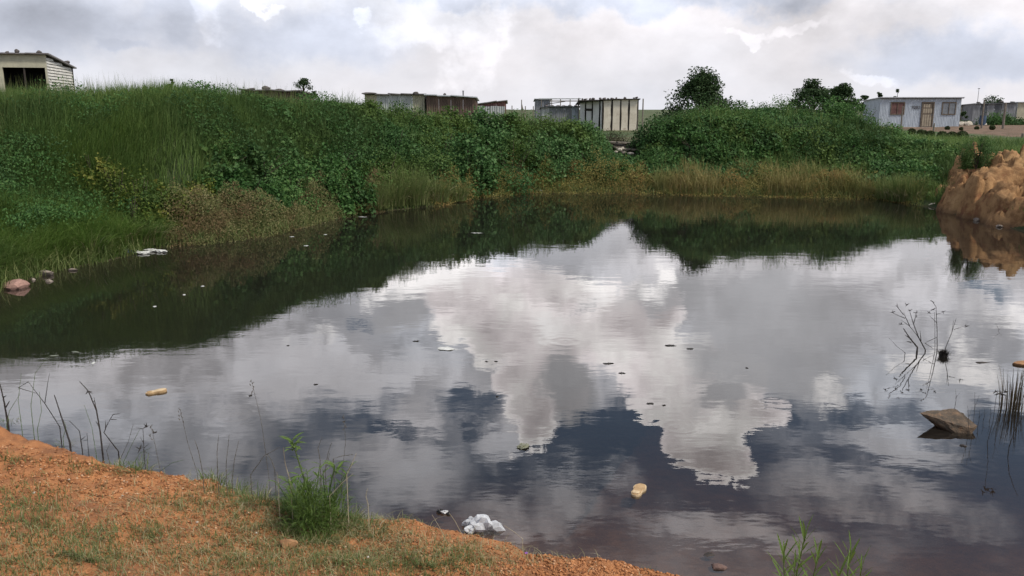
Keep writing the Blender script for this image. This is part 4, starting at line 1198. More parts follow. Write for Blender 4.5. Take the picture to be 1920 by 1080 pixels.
for k, (px, y, dm) in enumerate([(1836, 193, (.2, .15, .09)), (1880, 192, (.3, .2, .12)), (1900, 192, (.25, .2, .08))]):
    roof_load(px, y, 82, dm, 390 + k, 'dark stone on the roof of the dark iron shed', 'stones on the dark shed roof')
for k, (px, yt, w_) in enumerate([(1855, 212, 1.1), (1875, 210, 1.2), (1900, 212, 1.2), (1808, 226, .6)]):
    bush(px, yt, 78, w_, 'low green bush in front of the dark iron shed' if k < 3 else 'low weeds beside the corner of the grey house', 'bushes before the dark shed' if k < 3 else None, n=1200, size=(.12, .22))
p = at(1842, 230, 1.25); bar = empty('barrel', (atd(1842, 230, 77).x, 77, T(atd(1842, 230, 77).x, 77)))
b_ = MB(); b_.tube([(0, 0, 0), (0, 0, .3), (0, 0, .6), (0, 0, .9)], [.27, .29, .29, .27], 16); b_.build('body', mat_plain('blue_drum', (0.06, 0.10, 0.16), (0.04, 0.06, 0.10), 6, .6), bar)
b_ = MB(); b_.tube([(0, 0, .9), (0, 0, .93)], [.285, .285], 16); b_.build('rim', DARKSHEET, bar)
tag(bar, 'dark blue drum standing before the dark iron shed', 'drum')
for k, (px, y) in enumerate([(1803, 222), (1812, 224), (1817, 221), (1843, 236)]):
    stone(0, 0, 0, (.45, .3, .28), 400 + k, PALE_STONE, 'pale heap of junk beside the dark iron shed', 'junk beside the dark shed', name='junk_heap', loc=(atd(px, y, 77).x, 77, T(atd(px, y, 77).x, 77) + .12), cat='junk')

# --- fence posts
def post(px, yt, d, label, group=None, r=.05, lean=0.0):
    tp = atd(px, yt, d); zg = T(tp.x, tp.y)
    b_ = MB(); h = tp.z - zg
    b_.tube([(0, 0, -.15), (lean * h * .5, .01, h * .5), (lean * h, 0, h)], [r, r * .93, r * .85], 7)
    o = b_.build('fence_post', POSTWOOD); o.location = (tp.x, tp.y, zg)
    return tag(o, label, 'post', group)


post(1693, 199, 60, 'tall thin post in front of the grey house wall')
post(1752, 231, 47, 'short post standing between the round clipped shrubs')
post(1846, 187, 66, 'dark post before the dark shed with the mast', r=.07)
post(1886, 193, 62, 'pale grey post on bare soil before the dark shed', r=.09)
post(1599, 183, 45, 'leaning grey post beside the round dark tree', r=.08, lean=.04)
for px, yt in ((978, 187), (985, 199), (960, 198), (1000, 199)):
    post(px, yt, 48, 'thin fence stick between the red shack and the grey hut', 'fence sticks beside the grey hut', .03)
post(993, 196, 46, 'crooked leaning stick by the grey hut', None, .04, -.25)
post(1206, 185, 58, 'lone pole beside the right corner of the panel shack', None, .05)
post(1918, 250, 40, 'pale short post at the edge of the green field', None, .06)

# --- clipped round shrubs on the bare soil
SHRUB = mat_leaf('clipped_shrub_leaf', [(0.030, 0.050, 0.018), (0.055, 0.075, 0.028), (0.085, 0.085, 0.038)], .6, .2)
def ball(px, yb, r, label, group):
    p = at(px, yb, 1.22); zg = T(p.x, p.y)
    root = empty('clipped_shrub', (p.x, p.y, zg))
    n = 900
    d_ = unit(rng.normal(size=(n, 3))); P = d_ * (r * rng.uniform(.6, 1.02, n) ** .5)[:, None] * np.array([1.08, 1.08, .92]); P[:, 2] += r * .86
    leaf_obj('foliage', P, unit(d_ + rng.normal(size=d_.shape) * .5), rng.uniform(.05, .1, n), SHRUB, root, .6)
    MB().tube([(0, 0, -.05), (0, 0, r)], [.03, .02], 5).build('stem', BARK, root)
    tag(root, label, 'shrub', group)


for px, yb, r in [(1709, 252, .20), (1726, 254, .19), (1733, 253, .11), (1744, 256, .19), (1766, 259, .22), (1784, 262, .22), (1803, 264, .22)]:
    ball(px, yb, r, 'round clipped shrub in the row before the grey house', 'clipped shrubs in a row')
for px, yb, r in [(1776, 244, .15), (1802, 244, .12), (1831, 243.5, .14), (1860, 243.5, .18)]:
    ball(px, yb, r, 'small dark clipped shrub on the bare soil nearer the buildings', 'small shrubs near the buildings')

# --- rubble in the gap
DRYBRUSH = mat_leaf('dry_brush_leaf', [(0.035, 0.032, 0.022), (0.065, 0.055, 0.035), (0.10, 0.085, 0.05)], .7, .1)
bush(1143, 238, 31.5, .55, 'dark dry brush heap on the left side of the rubble gap', None, mat=DRYBRUSH, n=2400, size=(.04, .09), aspect=.3, name='brush_heap', cat='brush')
bush(1172, 251, 32.5, .45, 'low dry scrub in front of the panel shack foot', None, mat=DRYBRUSH, n=1600, size=(.04, .09), aspect=.3, name='dry_scrub', cat='scrub')
gp = far_pos(np.array([1170.]), 3.6); gpx, gpy = float(gp[0][0]), float(gp[1][0])
pile = empty('rubble_pile', (gpx, gpy, T(gpx, gpy)))
for k in range(9):
    a = random.uniform(-.5, .5); b_ = MB(); l_ = random.uniform(.3, .6)
    b_.box(-l_, -.06, 0, l_, .06, .05); o = b_.build('plank', POSTWOOD if k % 3 else DARKWOOD, pile)
    o.location = (random.uniform(-.3, .3), random.uniform(-.7, .7), random.uniform(.02, .30)); o.rotation_euler = (random.uniform(-.2, .2), random.uniform(-.2, .2), a)
for k in range(10):
    o = link('stone', rock_mesh('stone', (random.uniform(.08, .16), .1, .07), 420 + k, 1), STONE if k % 2 else PALE_STONE, pile)
    o.location = (random.uniform(-.45, .45), random.uniform(-1.2, .4), random.uniform(-.05, .15))
tag(pile, 'pile of broken planks and stones in the gap between the heaps', 'rubble')

# ------------------------------------------------------------------ near bank
def bank_pts(boxes, n):
    """points on the near bank seen through photograph areas (x, y, rx, ry, weight)"""
    w = np.array([b_[4] for b_ in boxes], float); w /= w.sum()
    k = rng.choice(len(boxes), n, p=w); B = np.array([b_[:4] for b_ in boxes], float)[k]
    px = B[:, 0] + rng.normal(0, .5, n) * B[:, 2]; py = B[:, 1] + rng.normal(0, .5, n) * B[:, 3]
    z = np.full(n, .4)
    for _ in range(3):
        u = (px - 960) / FPX; v = (540 - py) / FPX
        ry = math.cos(PITCH) + v * math.sin(PITCH); rz = -math.sin(PITCH) + v * math.cos(PITCH)
        t_ = (z - CAM_H) / rz; x = u * t_; y = ry * t_; z = terrain(x, y)
    m = (z > .02) & (y < 7.5) & (y > 1.5)
    return x[m], y[m], z[m]


# gravel and clods
def chip_cloud(n, x, y, z, s0, s1, sink=.3):
    """small angular chips as one mesh"""
    base = np.array([(1, 0, 0), (-.9, .2, 0), (.1, 1, 0), (-.1, -.9, .1), (0, .1, .8), (.1, 0, -.6)])
    Fb = np.array([(0, 2, 4), (2, 1, 4), (1, 3, 4), (3, 0, 4), (2, 0, 5), (1, 2, 5), (3, 1, 5), (0, 3, 5)])
    s = rng.uniform(0, 1, n) ** 3 * (s1 - s0) + s0
    a = rng.uniform(0, 6.28, n)
    V = base[None] * (1 + rng.normal(0, .22, (n, 6, 3)))
    V = V * np.stack([s, s * rng.uniform(.6, 1, n), s * rng.uniform(.45, .9, n)], 1)[:, None, :]
    ca, sa_ = np.cos(a)[:, None], np.sin(a)[:, None]
    V = np.stack([V[..., 0] * ca - V[..., 1] * sa_, V[..., 0] * sa_ + V[..., 1] * ca, V[..., 2]], -1)
    V += np.stack([x, y, z + s * (.5 - sink)], 1)[:, None, :]
    F = (np.arange(n)[:, None, None] * 6 + Fb[None]).reshape(-1, 3)
    return V.reshape(-1, 3), F


GRAVEL = mat_leaf('gravel_chip', [(0.16, 0.068, 0.034), (0.34, 0.145, 0.06), (0.46, 0.21, 0.09), (0.56, 0.40, 0.26)], .9, 0.0, spec=.1)
x, y, z = bank_pts([(300, 900, 380, 90, 3), (520, 1000, 500, 110, 4), (900, 1040, 420, 60, 3), (1100, 1062, 260, 30, 2), (150, 870, 240, 60, 2), (0, 1000, 500, 160, 1.5)], 30000)
V, F = chip_cloud(len(x), x, y, z, .0025, .014)
tag(link('gravel', raw_mesh('gravel', V, F, np.repeat(rng.beta(1.6, 2.2, len(x)), 6)), GRAVEL), 'loose orange gravel and crumbs of soil on the near bank', 'gravel', kind='stuff')
x, y, z = bank_pts([(1000, 1035, 300, 34, 3), (820, 1000, 300, 30, 2), (1150, 1060, 200, 24, 2), (300, 905, 300, 40, 1)], 900)
V, F = chip_cloud(len(x), x, y, z, .008, .032, .75)
tag(link('soil_clods', raw_mesh('soil_clods', V, F, np.repeat(rng.uniform(.1, .7, len(x)), 6)), GRAVEL), 'crumbling orange soil clods along the near water edge', 'soil', kind='stuff')

# short grass on the bank
def near_grass(name, boxes, n, h, w, mat, label, bend=(.2, 1.4)):
    x, y, z = bank_pts(boxes, n)
    return tag(blade_obj(name, np.stack([x, y, z - .004], 1), rng.uniform(*h, len(x)), rng.uniform(*w, len(x)), rng.uniform(*bend, len(x)), rng.uniform(0, 6.28, len(x)), mat), label, 'grass', kind='stuff')


near_grass('short_grass', [(50, 960, 110, 70, 5), (170, 1005, 120, 30, 2), (30, 1060, 220, 40, 3), (180, 1045, 90, 30, 2), (285, 1000, 34, 20, .7), (330, 948, 80, 22, 1), (160, 880, 50, 12, .5), (15, 865, 40, 14, .5),
                           (420, 1040, 180, 60, 4), (440, 930, 100, 40, 3), (560, 965, 200, 60, 5), (640, 1000, 150, 60, 6), (560, 1060, 220, 40, 4), (800, 1062, 160, 30, 3), (860, 1045, 60, 40, 1.5), (700, 1060, 140, 30, 2)],
           12500, (.025, .075), (.0022, .0045), NEAR_GRASS, 'short green grass in patches on the orange bank')
near_grass('dry_grass', [(500, 960, 300, 80, 4), (640, 990, 200, 70, 4), (400, 1050, 400, 60, 3), (800, 1040, 300, 50, 2), (100, 1040, 300, 80, 2), (250, 950, 300, 60, 1), (930, 1030, 160, 30, .7)],
           7500, (.03, .10), (.0018, .0035), DRY_GRASS, 'dry straw coloured grass lying over the orange bank', (.8, 2.0))

TW = 'near bank edge grass tufts'
for k, (px, py, h, n) in enumerate([(440, 925, .16, 120), (480, 945, .18, 130), (520, 935, .2, 120), (560, 975, .22, 160), (610, 985, .22, 160), (650, 985, .18, 140), (400, 905, .15, 70), (690, 1000, .14, 110),
                                    (600, 1020, .15, 140), (540, 1000, .16, 120)]):
    p = at(px, py, .3); z = T(p.x, p.y); p = at(px, py, z)
    tussock(0, 0, h, n, .09, NEAR_GRASS, 'bushy green grass tuft along the near bank edge', TW, w=(.003, .006), bend=(.2, 1.3), xy=(p.x, p.y), name='grass_tuft')
for k, (px, py, h, n) in enumerate([(190, 868, .12, 60), (240, 884, .13, 70), (265, 884, .2, 40), (215, 878, .12, 50), (120, 832, .14, 14), (20, 800, .1, 30)]):
    p = at(px, py, .4); z = T(p.x, p.y); p = at(px, py, z)
    tussock(0, 0, h, n, .06, NEAR_GRASS, 'small green tuft on the brow of the bare orange bank', 'small tufts on the bare bank', w=(.003, .006), bend=(.3, 1.4), xy=(p.x, p.y), name='grass_tuft')
for k, (px, py, h, n) in enumerate([(870, 1050, .16, 50), (905, 1058, .12, 40), (770, 1055, .14, 50), (1215, 1062, .06, 24)]):
    p = at(px, py, .15); z = T(p.x, p.y); p = at(px, py, z)
    tussock(0, 0, h, n, .05, NEAR_GRASS, 'thin pale grass tuft on the crumbling orange water edge', 'thin tufts on the water edge', w=(.002, .004), bend=(.1, .9), xy=(p.x, p.y), name='grass_tuft')


# lanceolate leaf used by the weeds
def lance_mesh(name, l, w, droop=.35, n=5):
    vs = []; fs = []
    for i in range(n + 1):
        t_ = i / n; ww = w * .5 * (math.sin(math.pi * min(1, t_ * .92 + .08)) ** .8) if i < n else 0
        x = l * t_; zc = l * (.25 * t_ - droop * t_ * t_)
        vs += [(x, -ww, zc + ww * .35), (x, 0, zc), (x, ww, zc + ww * .35)]
    for i in range(n):
        a = 3 * i
        fs += [(a, a + 3, a + 4, a + 1), (a + 1, a + 4, a + 5, a + 2)]
    m = bpy.data.meshes.new(name); m.from_pydata(vs, [], fs); m.update()
    at_ = m.attributes.new('tint', 'FLOAT', 'POINT'); at_.data.foreach_set('value', np.full(len(vs), .55, np.float32))
    return m


def put_leaf(mesh, parent, loc, az_, pitch_, mat, s=1.0):
    o = link('leaf', mesh, mat, parent); o.location = loc; o.rotation_euler = (random.uniform(-.3, .3), -pitch_, az_); o.scale = (s, s, s)
    return o


LANCE = lance_mesh('leaf', .16, .028); LANCE2 = lance_mesh('leaf', .15, .013, .10)
# weeds on the near bank
def bank_weed(base, tip, sides, nleaf, nfol, spread, label, seed):
    p = at(*base, .3); p = at(*base, T(p.x, p.y))
    weed = empty('weed', p)
    topv = atd(*tip, p.y) - p
    mid = Vector((topv.x * .35, .02, topv.z * .55))
    st = MB(); st.tube([(0, 0, -.03), tuple(mid * .5 + Vector((.015, 0, 0))), tuple(mid), tuple(topv)], [.007, .006, .005, .003], 6)
    ends = []
    for k, s_ in enumerate(sides):
        e = atd(*s_, p.y + random.uniform(-.05, .12)) - p; ends.append(e)
        st.tube([(0, 0, .02 * k), tuple(e * .55 + Vector((0, 0, .02))), tuple(e)], [.005, .004, .002], 5)
    st.build('stem', STEM, weed)
    for k in range(nleaf):
        put_leaf(LANCE, weed, topv - Vector((0, 0, .02 * (k % 4))), k * 2.4 + .3, .25 + .09 * (k % 5), NEAR_WEED, .5 + .07 * (k % 4))
        put_leaf(LANCE, weed, mid + (topv - mid) * (k / nleaf), k * 2.4 + 1, .3, NEAR_WEED, .38)
    for e in ends:
        for k in range(5): put_leaf(LANCE, weed, e * (.75 + .06 * k), k * 2.4, .4, NEAR_WEED, .4)
    n = nfol
    tt = rng.uniform(.03, .72, n) ** 1.3; aa = rng.uniform(0, 6.28, n); qq = rng.uniform(.005, spread, n) * (1.15 - .9 * tt) * (.6 + .8 * vnoise(aa * 1.5, tt * 6, seed))
    P = np.stack([np.cos(aa) * qq + topv.x * tt * .5, np.sin(aa) * qq, tt * topv.z * .8], 1)
    blade_obj('foliage', P, rng.uniform(.03, .10, n), rng.uniform(.003, .008, n), rng.uniform(.5, 1.6, n), aa, NEAR_WEED, weed, 3)
    return tag(weed, label, 'weed')


bank_weed((585, 1003), (548, 826), [(600, 870), (575, 880)], 11, 800, .14, 'tall bright green weed with a leafy tip rising from the near bank', 5)
bank_weed((612, 985), (628, 872), [(645, 890), (660, 868), (606, 880)], 7, 600, .16, 'shorter branching weed close to the right of the tall weed', 6)
bank_weed((555, 975), (540, 900), [(520, 905), (560, 890)], 5, 450, .14, 'low bushy weed close to the left of the tall weed', 7)

# dry stalks round the weed and at the edge
STRAW = mat_plain('straw_stalk', (0.44, 0.38, 0.26), (0.30, 0.25, 0.16), 30, .8)
GREYSTALK = mat_plain('grey_stalk', (0.13, 0.115, 0.085), (0.07, 0.062, 0.05), 30, .85)
def stalk(pp, d, label, group, mat, r=.003, name='dry_stalk', seeds=False, z0=None):
    """stalk through photograph points, standing d metres ahead"""
    P_ = [atd(a, c, d) for a, c in pp]
    P_.insert(0, Vector((P_[0].x, P_[0].y, min(P_[0].z - .005, T(P_[0].x, P_[0].y) - .03))))      # rooted in the ground
    b0 = P_[0].copy(); b_ = MB()
    b_.tube([tuple(q - b0) for q in P_], [r * (1 - .6 * i / (len(P_) - 1)) for i in range(len(P_))], 5)
    if seeds:
        e = P_[-1] - b0
        for k in range(7):
            q = e + Vector((random.uniform(-.012, .012), random.uniform(-.012, .012), -.014 * k))
            b_.tube([tuple(q), tuple(q + Vector((random.uniform(-.012, .012), 0, .012)))], [.003, .0015], 4)
    o = b_.build(name, mat); o.location = b0
    return tag(o, label, 'stalk', group)


for pp in ([(545, 905), (535, 870), (531, 838)], [(523, 940), (522, 905), (519, 885)], [(650, 890), (660, 870), (668, 850)], [(618, 930), (642, 905), (662, 888)], [(690, 945), (686, 930), (689, 916)]):
    stalk(pp, 4.5, 'pale straw stalk leaning beside the tall green weed', 'straw stalks beside the weed', STRAW)
for pp in ([(425, 905), (424, 870), (430, 815)], [(408, 890), (407, 850), (410, 815)], [(435, 900), (440, 860), (448, 825)], [(470, 890), (495, 855), (525, 838)], [(515, 880), (510, 865), (500, 850)],
           [(610, 880), (615, 850), (622, 830)], [(600, 860), (596, 840), (604, 820)], [(625, 860), (640, 855), (662, 852)], [(600, 900), (614, 870), (618, 850)], [(380, 885), (372, 845), (365, 825)]):
    stalk(pp, 4.75, 'thin grey dead stalk standing up from the near bank edge', 'grey stalks on the bank edge', GREYSTALK, .0028)
for pp in ([(370, 888), (352, 830), (338, 768)], [(640, 900), (648, 830), (645, 782)], [(505, 900), (490, 790), (472, 715)], [(300, 880), (290, 830), (283, 800)]):
    stalk(pp, 5.0, 'tall seed stalk with a beaded tip over the water', 'seed stalks over the water', GREYSTALK, .002, seeds=True, name='seed_stalk')
for pp in ([(980, 1010), (965, 998), (945, 985)], [(832, 1003), (822, 985), (810, 965)], [(868, 1005), (852, 975), (842, 962)]):
    stalk(pp, 4.55, 'bent straw lying at the water edge by the plastic bag', 'straws by the plastic bag', STRAW, .0022, name='straw')

# dead twigs in the water behind the bank
def twig(paths, d, label, group=None, mat=TWIG, r=.009, name='dead_twig', tufts=()):
    b0 = atd(*paths[0][0], d); b0 = Vector((b0.x, b0.y, min(b0.z, 0.0)))
    root = empty(name, b0)
    for i, pp in enumerate(paths):
        P_ = [atd(a, c, d + random.uniform(-.04, .04) * (1 if i else 0)) - b0 for a, c in pp]
        if i == 0: P_.insert(0, Vector((P_[0].x, P_[0].y, -.12)))
        rr = r * (1 if i == 0 else .6)
        MB().tube([tuple(q) for q in P_], [rr * (1 - .65 * k / (len(P_) - 1)) for k in range(len(P_))], 5).build('stem' if i == 0 else 'twig', mat, root)
    for a, c in tufts:
        q = atd(a, c, d) - b0; b_ = MB()
        for k in range(6):
            e = Vector((random.uniform(-1, 1), random.uniform(-1, 1), random.uniform(-.6, 1))).normalized() * random.uniform(.018, .035)
            b_.tube([tuple(q), tuple(q + e)], [.004, .0015], 4)
        b_.build('seed_head', mat, root)
    return tag(root, label, 'twig', group)


D1 = 5.9
twig([[(131, 830), (118, 790), (102, 741)], [(118, 790), (112, 775)]], D1, 'thick dark dead stem leaning left behind the orange bank')
twig([[(112, 800), (85, 758), (53, 716)], [(53, 716), (34, 727)], [(34, 727), (70, 738)], [(84, 757), (90, 715), (93, 700)]], D1 + .3, 'forked dead stem bent over at its top behind the bank', r=0.0050)
twig([[(193, 855), (188, 810), (181, 770), (166, 734), (149, 715)], [(181, 770), (176, 745)], [(186, 800), (180, 790)]], D1 - .25, 'upright dead stem with a hair thin tip behind the bank', r=0.0072, tufts=[(166, 734)])
twig([[(222, 846), (208, 828), (195, 811), (203, 792), (212, 777)], [(212, 777), (226, 775)], [(207, 786), (219, 787)], [(198, 803), (198, 788)]], D1 - .25, 'crooked dead twig curling to the right behind the bank', r=0.0050)
twig([[(154, 842), (149, 808), (130, 789)], [(152, 825), (160, 818)]], D1, 'hooked dead twig between the taller dead stems', r=0.0050)
twig([[(166, 848), (163, 812)], [(164, 825), (155, 826)]], D1 - .2, 'short dead twig beside the upright dead stem', r=0.0036)
twig([[(270, 850), (269, 820), (268, 804)], [(268, 804), (255, 802)], [(268, 804), (281, 797)], [(269, 830), (262, 818)], [(270, 840), (279, 832)], [(270, 846), (285, 854)]], D1 - .4, 'dead weed stem with curled leaves at the bank edge', r=0.0036, tufts=[(288, 812), (262, 842), (276, 800)])
twig([[(14, 790), (8, 755), (0, 720)], [(10, 765), (18, 752)], [(6, 745), (12, 742)]], D1 + .2, 'dark dead stem with side twigs at the bare end of the bank', r=0.0101)

for pp in ([(62, 800), (58, 760), (66, 700), (90, 668)], [(118, 822), (124, 800), (120, 790)], [(12, 795), (18, 770), (38, 738)], [(225, 862), (240, 830), (250, 795)], [(232, 866), (244, 840), (262, 805)],
           [(205, 866), (200, 845), (206, 832)], [(180, 850), (172, 800), (158, 760)], [(70, 805), (78, 770), (74, 735)], [(40, 796), (34, 750), (40, 700)], [(250, 872), (262, 850), (285, 838)], [(300, 884), (322, 868), (345, 862)]):
    stalk(pp, 5.55, 'thin green brown grass stem among the dead stems on the bank', 'grass stems among the dead stems', STEM if len(pp[0]) and pp[0][0] % 2 == 0 else GREYSTALK, .0026, name='grass_stalk')
# right hand shrub skeleton standing in the water
D2 = 9.0
twig([[(1735, 656), (1722, 632), (1713, 608), (1706, 585)], [(1722, 632), (1706, 612), (1690, 600)], [(1713, 608), (1717, 592), (1719, 582)], [(1706, 612), (1698, 595), (1694, 586)], [(1694, 590), (1682, 575)], [(1697, 597), (1674, 587)],
      [(1719, 595), (1717, 588)], [(1727, 640), (1725, 620)]], D2, 'branching dead shrub leaning left out of the water', r=.008, tufts=[(1674, 586), (1682, 574), (1700, 572), (1706, 582), (1690, 608), (1718, 586)])
twig([[(1720, 651), (1706, 634), (1694, 616)], [(1706, 634), (1697, 628)], [(1709, 642), (1700, 640)]], D2 - .05, 'short thick black broken branch beside the dead shrub', r=.012)
twig([[(1697, 661), (1682, 650), (1667, 634)]], D2 - .2, 'thin bare twig slanting over the water left of the dead shrub', r=.004)
twig([[(1757, 656), (1757, 620), (1755, 575), (1750, 568)], [(1756, 605), (1743, 592)], [(1755, 590), (1767, 586)], [(1757, 632), (1734, 643)], [(1734, 643), (1752, 655)]], D2, 'tall straight twin stemmed stalk beside the dark clump', r=.006, tufts=[(1749, 566), (1742, 586), (1768, 585), (1750, 580)])
twig([[(1753, 657), (1753, 610), (1752, 585)]], D2 + .02, 'slender second stalk close to the twin stemmed one', r=.004)
twig([[(1773, 652), (1784, 625), (1793, 597)], [(1789, 618), (1806, 612)], [(1785, 622), (1788, 600)]], D2 - .05, 'thin forked stem leaning right from the dark clump', r=.005, tufts=[(1812, 612)])
rcl = empty('root_clump', at(1769, 668, 0)); CLUMPM = mat_leaf('black_root', [(0.012, 0.010, 0.009), (0.022, 0.018, 0.015), (0.04, 0.032, 0.024)], .9, 0)
link('core', rock_mesh('core', (.05, .05, .06), 500, 3, .4), DARKWOOD, rcl)
n = 420; dd_ = unit(rng.normal(size=(n, 3)) + np.array([0, 0, .35])); dd_[:, 2] = np.abs(dd_[:, 2])
blade_obj('roots', dd_ * rng.uniform(.02, .05, (n, 1)), rng.uniform(.03, .075, n), .004, rng.uniform(.4, 1.8, n), np.arctan2(dd_[:, 1], dd_[:, 0]), CLUMPM, rcl, 3)
tag(rcl, 'small black clump of roots standing out of the water', 'clump')
stone(1842, 680, 0, (.10, .03, .012), 501, DARKWOOD, 'small dark driftwood floating near the reeds', name='driftwood', cat='wood')
twig([[(1864, 630), (1873, 618), (1880, 612)], [(1873, 618), (1866, 605)]], 9.9, 'faint drowned twig tip in open water', r=.003)

# reeds at the right edge
D3 = 7.4
rc = at(1898, 765, 0)
reed = empty('reed_clump', rc)
n = 90; a = rng.uniform(0, 6.28, n); q = .10 * np.sqrt(rng.random(n))
blade_obj('blades', np.stack([np.cos(a) * q * 1.1, np.sin(a) * q, np.full(n, -.05)], 1), rng.uniform(.22, .50, n), rng.uniform(.004, .008, n), rng.uniform(.02, .25, n), a, mat_leaf('brown_reed', [(0.05, 0.035, 0.02), (0.09, 0.07, 0.04), (0.16, 0.13, 0.07)], .8, .1), reed, 4)
tag(reed, 'brown upright reed clump standing in the shallow water', 'reeds')
twig([[(1851, 830), (1862, 790), (1868, 742)]], 6.4, 'long thin stem with a dark ragged head beside the reeds', r=.0035, tufts=[(1868, 740), (1874, 738), (1880, 740), (1866, 735), (1884, 736)])
twig([[(1892, 838), (1902, 808), (1919, 780), (1930, 765)]], 6.2, 'dark bowed stem curving outward below the reed clump', r=.004)
for k, (bx, by, tx, ty) in enumerate([(1815, 815, 1814, 760), (1823, 805, 1828, 735), (1833, 800, 1836, 768), (1843, 790, 1846, 766), (1855, 790, 1857, 765), (1866, 815, 1872, 770), (1790, 765, 1792, 730), (1876, 800, 1882, 772)]):
    dd = at(bx, by, 0).y
    twig([[(bx, by), ((bx + tx) / 2 + 2, (by + ty) / 2), (tx, ty)], [((bx + tx) / 2, (by + ty) / 2), (tx + 8, ty + 6)]], dd, 'thin dark sprig standing in the shallows near the flat stone', 'sprigs near the flat stone', r=.0025, name='water_sprig')
# the flat stone
fs = bmesh.new()
sp_ = at(1790, 806, 0)
top_ = [(-.30, .12, .155), (-.12, .17, .17), (.05, .19, .17), (.10, .17, .165), (.155, .06, .12), (.17, -.06, .075), (.10, -.10, .07), (-.05, -.04, .10), (-.20, .05, .135)]
bot_ = [(-.10, .12, -.04), (.06, .14, -.06), (.12, .02, -.06), (.10, -.10, -.05), (.0, -.09, -.05)]
for c in top_ + bot_: fs.verts.new(c)
bmesh.ops.convex_hull(fs, input=fs.verts)
bmesh.ops.subdivide_edges(fs, edges=fs.edges[:], cuts=3, use_grid_fill=True)
for v in fs.verts:
    c = v.co
    k = float(fbm(np.array([c.x * 14]), np.array([c.y * 14 + c.z * 17]), 77, 3)[0]) - .5
    v.co = c + c.normalized() * k * .045
fm = bpy.data.meshes.new('flat_stone'); fs.to_mesh(fm); fs.free()
fo = link('flat_stone', fm, mat_plain('flat_stone', (0.145, 0.10, 0.065), (0.06, 0.05, 0.038), 11, .9, cc=(.21, .125, .07), bmp=.8, bdist=.02)); fo.location = sp_; fo.scale = (.86, .86, .72)
tag(fo, 'wedge shaped brown stone rising out of the shallow water', 'stone')
stone(1806, 836, 0, (.03, .025, .015), 502, DARKWOOD, 'tiny black chip in the water below the flat stone', name='stone_chip')
stone(1918, 684, 0, (.12, .1, .05), 503, CLAYSTONE, 'brown stone half hidden behind the brown reeds')

# spiky shoots at the lower edge of the water
def shoot(tip, base, d, n, label, group=None, s=1.0):
    b0 = atd(*base, d); b0.z = min(0, b0.z); tp = atd(*tip, d) - b0
    root = empty('spiky_weed', b0)
    m_ = tp * .5 + Vector((0, .03, .02))
    st = MB(); st.tube([(0, 0, -.05), (0, 0, 0), tuple(m_), tuple(tp * .93)], [.005, .005, .004, .002], 5); st.build('stem', STEM, root)
    for k in range(n):
        t_ = .22 + .78 * k / (n - 1)
        c = (m_ * (t_ * 2) if t_ < .5 else m_ + (tp * .93 - m_) * ((t_ - .5) * 2))
        put_leaf(LANCE2, root, c, k * 2.4 + random.uniform(-.3, .3), .35 + .8 * t_ ** 3, NEAR_WEED, s * random.uniform(.85, 1.2) * (1 - .25 * t_))
    tag(root, label, 'weed', group)


GS = 'spiky shoots in the shallows'
LSH = 'light green spiky shoot growing from the brown shallows'
for tip, base, d, n in [((1512, 992), (1490, 1090), 3.95, 22), ((1468, 1028), (1488, 1095), 3.85, 16), ((1536, 1030), (1520, 1100), 3.85, 16), ((1596, 1024), (1592, 1100), 3.85, 20), ((1618, 1052), (1606, 1105), 3.75, 14), ((1574, 1062), (1580, 1105), 3.75, 10), ((1490, 1058), (1500, 1105), 3.75, 12)]:
    shoot(tip, base, d, n, LSH, GS)

# ------------------------------------------------------------------ things lost in and by the water
# crumpled plastic bag
def crumple(name, dims, seed, mat, sub=5, amp=.5, sharp=1.0):
    bm = bmesh.new(); bmesh.ops.create_icosphere(bm, subdivisions=sub, radius=1)
    c = np.array([v.co for v in bm.verts]); rs = np.random.default_rng(seed)
    r = np.ones(len(c))
    for k in range(16):                                                # sharp folds: planes creasing the skin
        d = unit(rs.normal(size=(1, 3)))[0]; f = rs.uniform(1.5, 4); ph = rs.uniform(0, 6.28)
        r += amp * .16 * (np.abs(((c @ d) * f + ph) % 2 - 1) - .5) * sharp
    r += (fbm(c[:, 0] * 2 + 7, c[:, 1] * 2 + c[:, 2] * 1.3, seed, 3) - .5) * amp
    p_ = c * r[:, None] * np.array(dims)
    p_[:, 2] = np.maximum(p_[:, 2], -.03)
    for v, q in zip(bm.verts, p_): v.co = q
    m = bpy.data.meshes.new(name); bm.to_mesh(m); bm.free()
    return m


def film(name, dims, seed):
    """thin film gathered in sharp folds and peaks"""
    bm = bmesh.new(); bmesh.ops.create_icosphere(bm, subdivisions=3, radius=1)
    c = np.array([v.co for v in bm.verts]); rs = np.random.default_rng(seed)
    r = np.full(len(c), .62)
    for k in range(9):
        d = unit(rs.normal(size=(1, 3)) + np.array([[0, 0, .4]]))[0]; r = np.maximum(r, rs.uniform(.85, 1.3) * np.clip(1 - 1.25 * np.linalg.norm(c - d, axis=1), 0, 1) ** .7 + .35)
    for k in range(5):
        d = unit(rs.normal(size=(1, 3)))[0]; r -= .16 * np.clip(1 - np.abs(c @ d - rs.uniform(-.4, .4)) * 7, 0, 1)
    r *= rs.uniform(.90, 1.10, len(c))
    p_ = c * r[:, None] * np.array(dims); p_[:, 2] = np.maximum(p_[:, 2], -.03)
    for v, q in zip(bm.verts, p_): v.co = q
    m = bpy.data.meshes.new(name); bm.to_mesh(m); bm.free()
    return m


